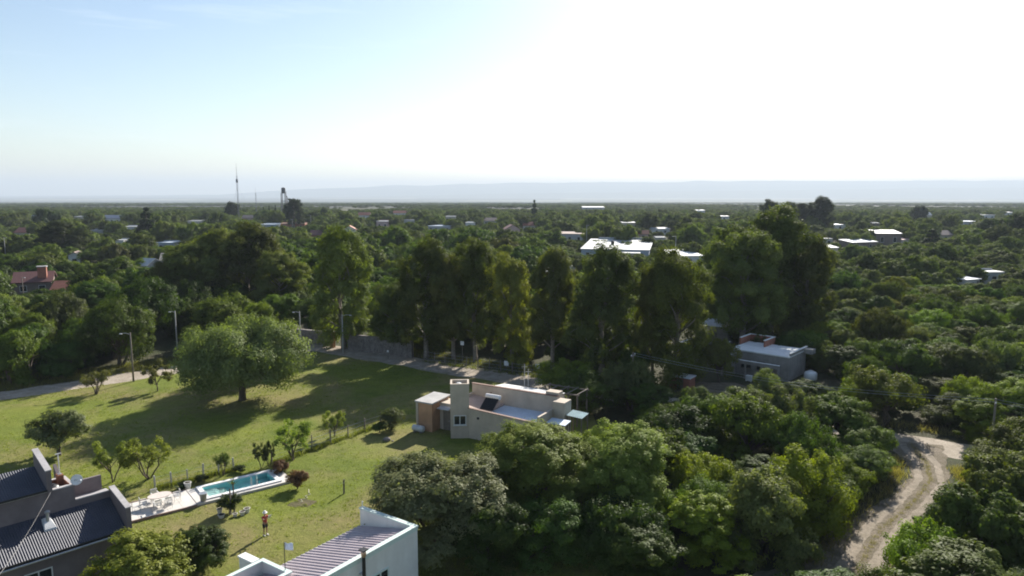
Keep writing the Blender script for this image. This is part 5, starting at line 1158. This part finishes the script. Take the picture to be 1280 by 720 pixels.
def blades(name, label, cat, loc, n, L, w, color, seed, rise=.9, group=None, pot_h=0.0):
    rng = np.random.default_rng(seed); quads = []; r = thing(name, label, cat, loc, 0, group)
    for i in range(n):
        a = rng.random() * 6.28; d = np.array([math.cos(a), math.sin(a), 0]); s = np.array([-d[1], d[0], 0]); ll = L * rng.uniform(.6, 1.1); up = rise * rng.uniform(.5, 1.3); prev = np.array([0, 0, pot_h + .05 + rng.random() * .1]); pw = w
        for k in range(1, 5):
            t = k / 4; q = np.array([0, 0, pot_h]) + d * ll * t * (1 / (1 + up * .5)) + np.array([0, 0, 1]) * ll * up * (t - .55 * t * t); ww = w * (1 - t) + .004; quads.append([prev - s * pw, prev + s * pw, q + s * ww, q - s * ww]); prev, pw = q, ww
    V = np.array(quads).reshape(-1, 3); o = bpy.data.objects.new('foliage', np_mesh('foliage', V, len(quads), .5 + rng.normal(size=len(quads)) * .2, LEAF)); C.objects.link(o); o.parent = r; o.color = (*color, 1)
    mk('stem', MB().tube([(0, 0, -.05), (0, 0, pot_h + .2)], .05, 6), BARK, r); return r
q = pool_pt(4.75, 3.9); blades('agave', 'dark spiky agave beside the pool deck border', 'agave', (q.x, q.y, 0), 46, 1.0, .05, (.05, .085, .05), 1, 1.1)
q = pool_pt(5.25, 3.75); pot((q.x, q.y, 0), .26, .62, 'white pot beside the spiky agave', 'pots by the pool')
p = G(288, 643); plm = blades('small_palm', 'small palm with bushy base on the lawn below the pool', 'palm', (p.x, p.y, 0), 50, 1.5, .045, (.075, .1, .03), 2, 1.5, None, .35)
mk('trunk', MB().tube([(0, 0, 0), (.05, 0, .9), (.03, .05, 2.0)], [.1, .07, .05], 6), BARK_PALE, plm)
fr2 = blades('palm_shoot', 'thin taller palm shoot rising beside the small palm', 'palm', (p.x + .15, p.y + .4, 0), 26, .9, .035, (.085, .1, .03), 9, 1.1, None, 2.1); mk('trunk', MB().tube([(0, 0, 0), (0, 0, 2.2)], [.07, .04], 6), BARK_PALE, fr2)
for i, (dx, dy, r, h, lab) in enumerate(((-.85, .15, .2, .4, 'tall narrow white pot on the house side of the small palm'), (-.45, -.55, .24, .26, 'squat white pot in front of the small palm'), (.5, -.35, .17, .24, 'smallest white pot under the small palm'), (.95, -.1, .2, .3, 'white pot with plant on the far side of the small palm'), (1.15, .3, .22, .36, 'outermost white pot past the small palm'))): pot((p.x + dx, p.y + dy, 0), r, h, lab)
for i, (px, py, w, h, c_, lab) in enumerate(((372, 611, 2.0, 1.6, (.16, .095, .05), 'big red-brown leafy plant at the far pool corner'), (350, 593, 1.6, 1.3, (.12, .07, .045), 'smaller dark red leafy plant behind the pool end'))):
    q = G(px, py); r_ = blades('red_plant', lab, 'plant', (q.x, q.y, 0), 150, w * .75, .03, c_, 3 + i, 1.8); cr_ = bpy.data.objects.new('crown', rd[i]['crown']); C.objects.link(cr_); cr_.parent = r_; cr_.scale = (w / 5, w / 5, h / 4); cr_.color = (*c_, 1)
px_tree(rd[0], 'bush', 'dark leafy bush round the foot of the small palm', 'bush', 287, 641, (.06, .085, .024), 1.9, 1.5, .3)
q = G(318, 588); px_tree(sp[0], 'shrub', 'bare-stemmed shrub behind the long side of the pool', 'shrub', 326, 586, (.07, .09, .035), 1.5, 2.0, .4); px_tree(sp[1], 'shrub', 'grey pollarded shrub beside the red bristly plants', 'shrub', 337, 584, GREY, 1.2, 2.2, 1.4)
for px, py, lab in ((232, 610, 'low shrub in the fence line beside the agave'), (300, 590, 'low shrub in the fence line behind the pool'), (252, 602, 'low grassy shrub between agave and pool fence')): px_tree(rd[1], 'low_shrub', lab, 'shrub', px, py, (.06, .08, .025), 1.2, .6, px * .1, 'low shrubs along the fence')
rb = thing('boulder', 'pale stone lying on the lawn near the tower house', 'stone', G(484, 551)); sb = MB().lathe([(.3, 0), (.42, .1), (.36, .26), (.2, .34), (.03, .36)], 9); sb.v = [(x * (1 + .25 * mnoise.noise(Vector((x * 3, y * 3, z * 3)))), y * .8, z) for x, y, z in sb.v]; mk('rock', sb, STONE_M, rb, True); mk('chip', MB().lathe([(.1, 0), (.13, .06), (.03, .1)], 7, (.55, -.1, 0)), STONE_M, rb)
hs = []; 
for i in range(18): t = i / 17; a = G(386 - 12 * t ** 1.5, 617 + 11 * t); hs.append((a.x + .15 * math.sin(i * .9), a.y, .03))
hs = [(G(386, 612).x, G(386, 612).y, .03)] + hs
tag(mk('garden_hose', MB().tube(hs, .022, 6), plain('hose', (.55, .52, .35), .5, .1, 3)), 'pale garden hose lying on the lawn beyond the red bristly plant', 'hose')
bs = G(378, 629); bsm = MB().prism([(bs.x + 1.0 * math.cos(k * .52) * (1 + .25 * math.sin(k * 2.1)), bs.y + .8 * math.sin(k * .52) * (1 + .2 * math.cos(k * 1.7))) for k in range(12)], .0045, .012); tag(mk('bare_patch', bsm, M_DRY), kind='structure')

# ------------------------------------------------------------------ the person with the remote control
SKIN = plain('skin', (.42, .24, .17), .55, .1, 6, bmp=0); RED = plain('red top', (.42, .035, .045), .85, .2, 5); SHORTS = plain('dark shorts', (.022, .022, .03), .9, .2, 6); HAT = plain('white cap', (.74, .73, .70), .8, .1, 6); SHOE = plain('pale shoes', (.6, .58, .52), .7, .15, 6); HAIR = plain('dark hair', (.03, .022, .018), .6, .2, 8)
def skin_mesh(name, verts, edges, rad, mat, parent, root=0, sub=2):
    me = bpy.data.meshes.new(name); me.from_pydata(verts, edges, []); o = bpy.data.objects.new(name, me); C.objects.link(o)
    o.modifiers.new('skin', 'SKIN'); sk = me.skin_vertices[0].data if me.skin_vertices else None
    if sk is None:
        return o
    for i, r in enumerate(rad): sk[i].radius = (r, r) if not hasattr(r, '__len__') else r; sk[i].use_root = (i == root)
    ss = o.modifiers.new('sub', 'SUBSURF'); ss.levels = sub; ss.render_levels = sub
    o.parent = parent; me.materials.append(mat); return o
def skinned(name, chains, mat, parent, sub=2):
    """chains: dict key -> (pos, radius, parent key); grown with the Skin modifier and baked to one mesh"""
    keys = list(chains); idx = {k: i for i, k in enumerate(keys)}; verts = [chains[k][0] for k in keys]; edges = [(idx[chains[k][2]], idx[k]) for k in keys if chains[k][2]]
    me = bpy.data.meshes.new(name); me.from_pydata(verts, edges, []); o = bpy.data.objects.new(name, me); C.objects.link(o); o.modifiers.new('skin', 'SKIN')
    if not me.skin_vertices:
        bpy.context.view_layer.objects.active = o; o.select_set(True); bpy.ops.mesh.customdata_skin_add(); o.select_set(False)
    sk = me.skin_vertices[0].data
    for i, k in enumerate(keys):
        r = chains[k][1]; sk[i].radius = r if hasattr(r, '__len__') else (r, r); sk[i].use_root = (chains[k][2] is None)
    ss = o.modifiers.new('sub', 'SUBSURF'); ss.levels = sub; ss.render_levels = sub
    bpy.context.view_layer.update(); dg = bpy.context.evaluated_depsgraph_get(); nm = bpy.data.meshes.new_from_object(o.evaluated_get(dg)); nm.name = name
    bpy.data.objects.remove(o); nm.materials.clear(); nm.materials.append(mat); nm.polygons.foreach_set('use_smooth', [True] * len(nm.polygons))
    o = bpy.data.objects.new(name, nm); C.objects.link(o); o.parent = parent; return o
pp = G(332, 669); per = thing('person', 'person in red top, dark shorts and white cap on the lawn, raising a remote control', 'person', (pp.x, pp.y, 0), R(-38))
# local: facing +x, left side +y
B = {'pelvis': ((0, 0, .92), (.13, .15), None), 'waist': ((.0, 0, 1.08), (.11, .135), 'pelvis'), 'chest': ((.01, 0, 1.28), (.125, .165), 'waist'), 'neck0': ((0, 0, 1.44), .075, 'chest'), 'neck': ((.015, 0, 1.5), .055, 'neck0'), 'head0': ((.03, 0, 1.58), (.085, .072), 'neck'), 'head1': ((.035, 0, 1.66), (.098, .08), 'head0'), 'head2': ((.02, 0, 1.74), (.07, .062), 'head1')}
for s, sg in (('l', 1), ('r', -1)):
    B['hip' + s] = ((0, sg * .09, .86), .095, 'pelvis'); B['thigh' + s] = ((.0, sg * .105, .68), .08, 'hip' + s); B['knee' + s] = ((.02, sg * .11, .48), .058, 'thigh' + s); B['calf' + s] = ((-.01, sg * .115, .33), .054, 'knee' + s); B['ankle' + s] = ((-.01, sg * .12, .09), .036, 'calf' + s); B['heel' + s] = ((.0, sg * .12, .04), .036, 'ankle' + s); B['toe' + s] = ((.15, sg * .13, .03), .028, 'heel' + s)
    B['sh' + s] = ((.0, sg * .185, 1.40), .062, 'chest'); B['uarm' + s] = ((.10, sg * .215, 1.31), .047, 'sh' + s); B['elbow' + s] = ((.22, sg * .2, 1.27), .04, 'uarm' + s); B['fore' + s] = ((.33, sg * .15, 1.36), .036, 'elbow' + s); B['wrist' + s] = ((.43, sg * .105, 1.44), .026, 'fore' + s); B['palm' + s] = ((.48, sg * .095, 1.475), (.036, .018), 'wrist' + s)
    for f in range(4):
        yy = sg * (.095 - .012); zz = 1.455 + .017 * f; L = (.85, 1.0, .95, .75)[f]
        B[f'f{f}a{s}'] = ((.52, sg * .098, zz), .0085, 'palm' + s); B[f'f{f}b{s}'] = ((.52 + .035 * L, sg * .088, zz + .004), .008, f'f{f}a{s}'); B[f'f{f}c{s}'] = ((.52 + .045 * L, sg * .06, zz + .004), .007, f'f{f}b{s}')
    B['th0' + s] = ((.485, sg * .075, 1.50), .0095, 'palm' + s); B['th1' + s] = ((.50, sg * .052, 1.525), .0085, 'th0' + s)
skinned('body', B, SKIN, per, 2)
T = {'p': ((0, 0, .90), (.142, .165), None), 'w': ((0, 0, 1.08), (.122, .148), 'p'), 'c': ((.01, 0, 1.28), (.138, .178), 'w'), 'n': ((0, 0, 1.43), (.09, .1), 'c')}
for s, sg in (('l', 1), ('r', -1)): T['s' + s] = ((.0, sg * .185, 1.40), .074, 'c'); T['u' + s] = ((.10, sg * .215, 1.31), .06, 's' + s)
skinned('shirt', T, RED, per, 2)
S = {'p': ((0, 0, .93), (.146, .168), None)}
for s, sg in (('l', 1), ('r', -1)): S['h' + s] = ((0, sg * .09, .84), .112, 'p'); S['t' + s] = ((.005, sg * .105, .68), .1, 'h' + s); S['k' + s] = ((.015, sg * .11, .54), .088, 't' + s)
skinned('shorts', S, SHORTS, per, 2)
mk('hair', MB().lathe([(.088, 1.64), (.1, 1.68), (.1, 1.74), (.06, 1.79)], 14, (.005, 0, 0)), HAIR, per, True)
cap_ = mk('cap', MB().lathe([(.106, 1.70), (.108, 1.75), (.085, 1.805), (.04, 1.83), (.005, 1.835)], 16, (.02, 0, 0)), HAT, per, True); mk('brim', MB().lathe([(.10, 1.70), (.17, 1.69), (.172, 1.70), (.10, 1.715)], 18, (.04, 0, 0)), HAT, cap_)
fc = mk('face', MB().hexa([(.12, -.014, 1.60), (.152, -.014, 1.60), (.152, .014, 1.60), (.12, .014, 1.60), (.12, -.008, 1.655), (.128, -.008, 1.655), (.128, .008, 1.655), (.12, .008, 1.655)]), SKIN, per)
for sg in (-1, 1): mk('eye', MB().lathe([(.002, -.008), (.010, 0), (.002, .008)], 8, (.121, sg * .034, 1.66)), HAIR, fc); mk('ear', MB().box(.01, .045, sg * .088 - .008, sg * .088 + .008, 1.61, 1.67), SKIN, fc)
mk('mouth', MB().box(.118, .126, -.022, .022, 1.572, 1.58), plain('lips', (.35, .13, .11), .6, .1, 6), fc)
for sg in (-1, 1): mk('shoe', MB().hexa([(-.06, sg * .12 - .05, 0), (.20, sg * .13 - .05, 0), (.20, sg * .13 + .05, 0), (-.06, sg * .12 + .05, 0), (-.05, sg * .12 - .045, .1), (.17, sg * .13 - .04, .06), (.17, sg * .13 + .04, .06), (-.05, sg * .12 + .045, .1)]), SHOE, per)
rc = thing('remote_control', 'white remote control with raised screen held up by the person', 'remote control', per.matrix_basis @ Vector((.52, 0, 1.47)), R(-38))
PLC = plain('controller white', (.72, .71, .69), .5, .1, 5)
mk('body', MB().hexa([(-.04, -.09, -.02), (.05, -.09, -.01), (.05, .09, -.01), (-.04, .09, -.02), (-.03, -.085, .04), (.05, -.085, .05), (.05, .085, .05), (-.03, .085, .04)]), PLC, rc)
for sg in (-1, 1): mk('stick', MB().tube([(-.0, sg * .05, .04), (-.01, sg * .05, .07)], .008, 6), BLACKM, rc); mk('aerial', MB().box(.045, .06, sg * .06 - .02, sg * .06 + .02, .04, .16), PLC, rc)
scn = mk('screen', MB().hexa([(.055, -.13, .05), (.075, -.13, .05), (.075, .13, .05), (.055, .13, .05), (.10, -.13, .22), (.12, -.13, .22), (.12, .13, .22), (.10, .13, .22)]), PLC, rc)

# ------------------------------------------------------------------ air
hz = MB().box(-27000, 27000, -500, 26500, -DROP - 2.6, 420)
hm = bpy.data.materials.new('haze air'); hm.use_nodes = True; hn = hm.node_tree
for n_ in list(hn.nodes): hn.nodes.remove(n_)
ho = hn.nodes.new('ShaderNodeOutputMaterial'); hv_ = hn.nodes.new('ShaderNodeVolumePrincipled'); hv_.inputs['Color'].default_value = (.60, .69, .80, 1); hv_.inputs['Density'].default_value = HAZE; hv_.inputs['Anisotropy'].default_value = .1
hn.links.new(hv_.outputs['Volume'], ho.inputs['Volume'])
tag(mk('haze', hz, hm), kind='stuff')
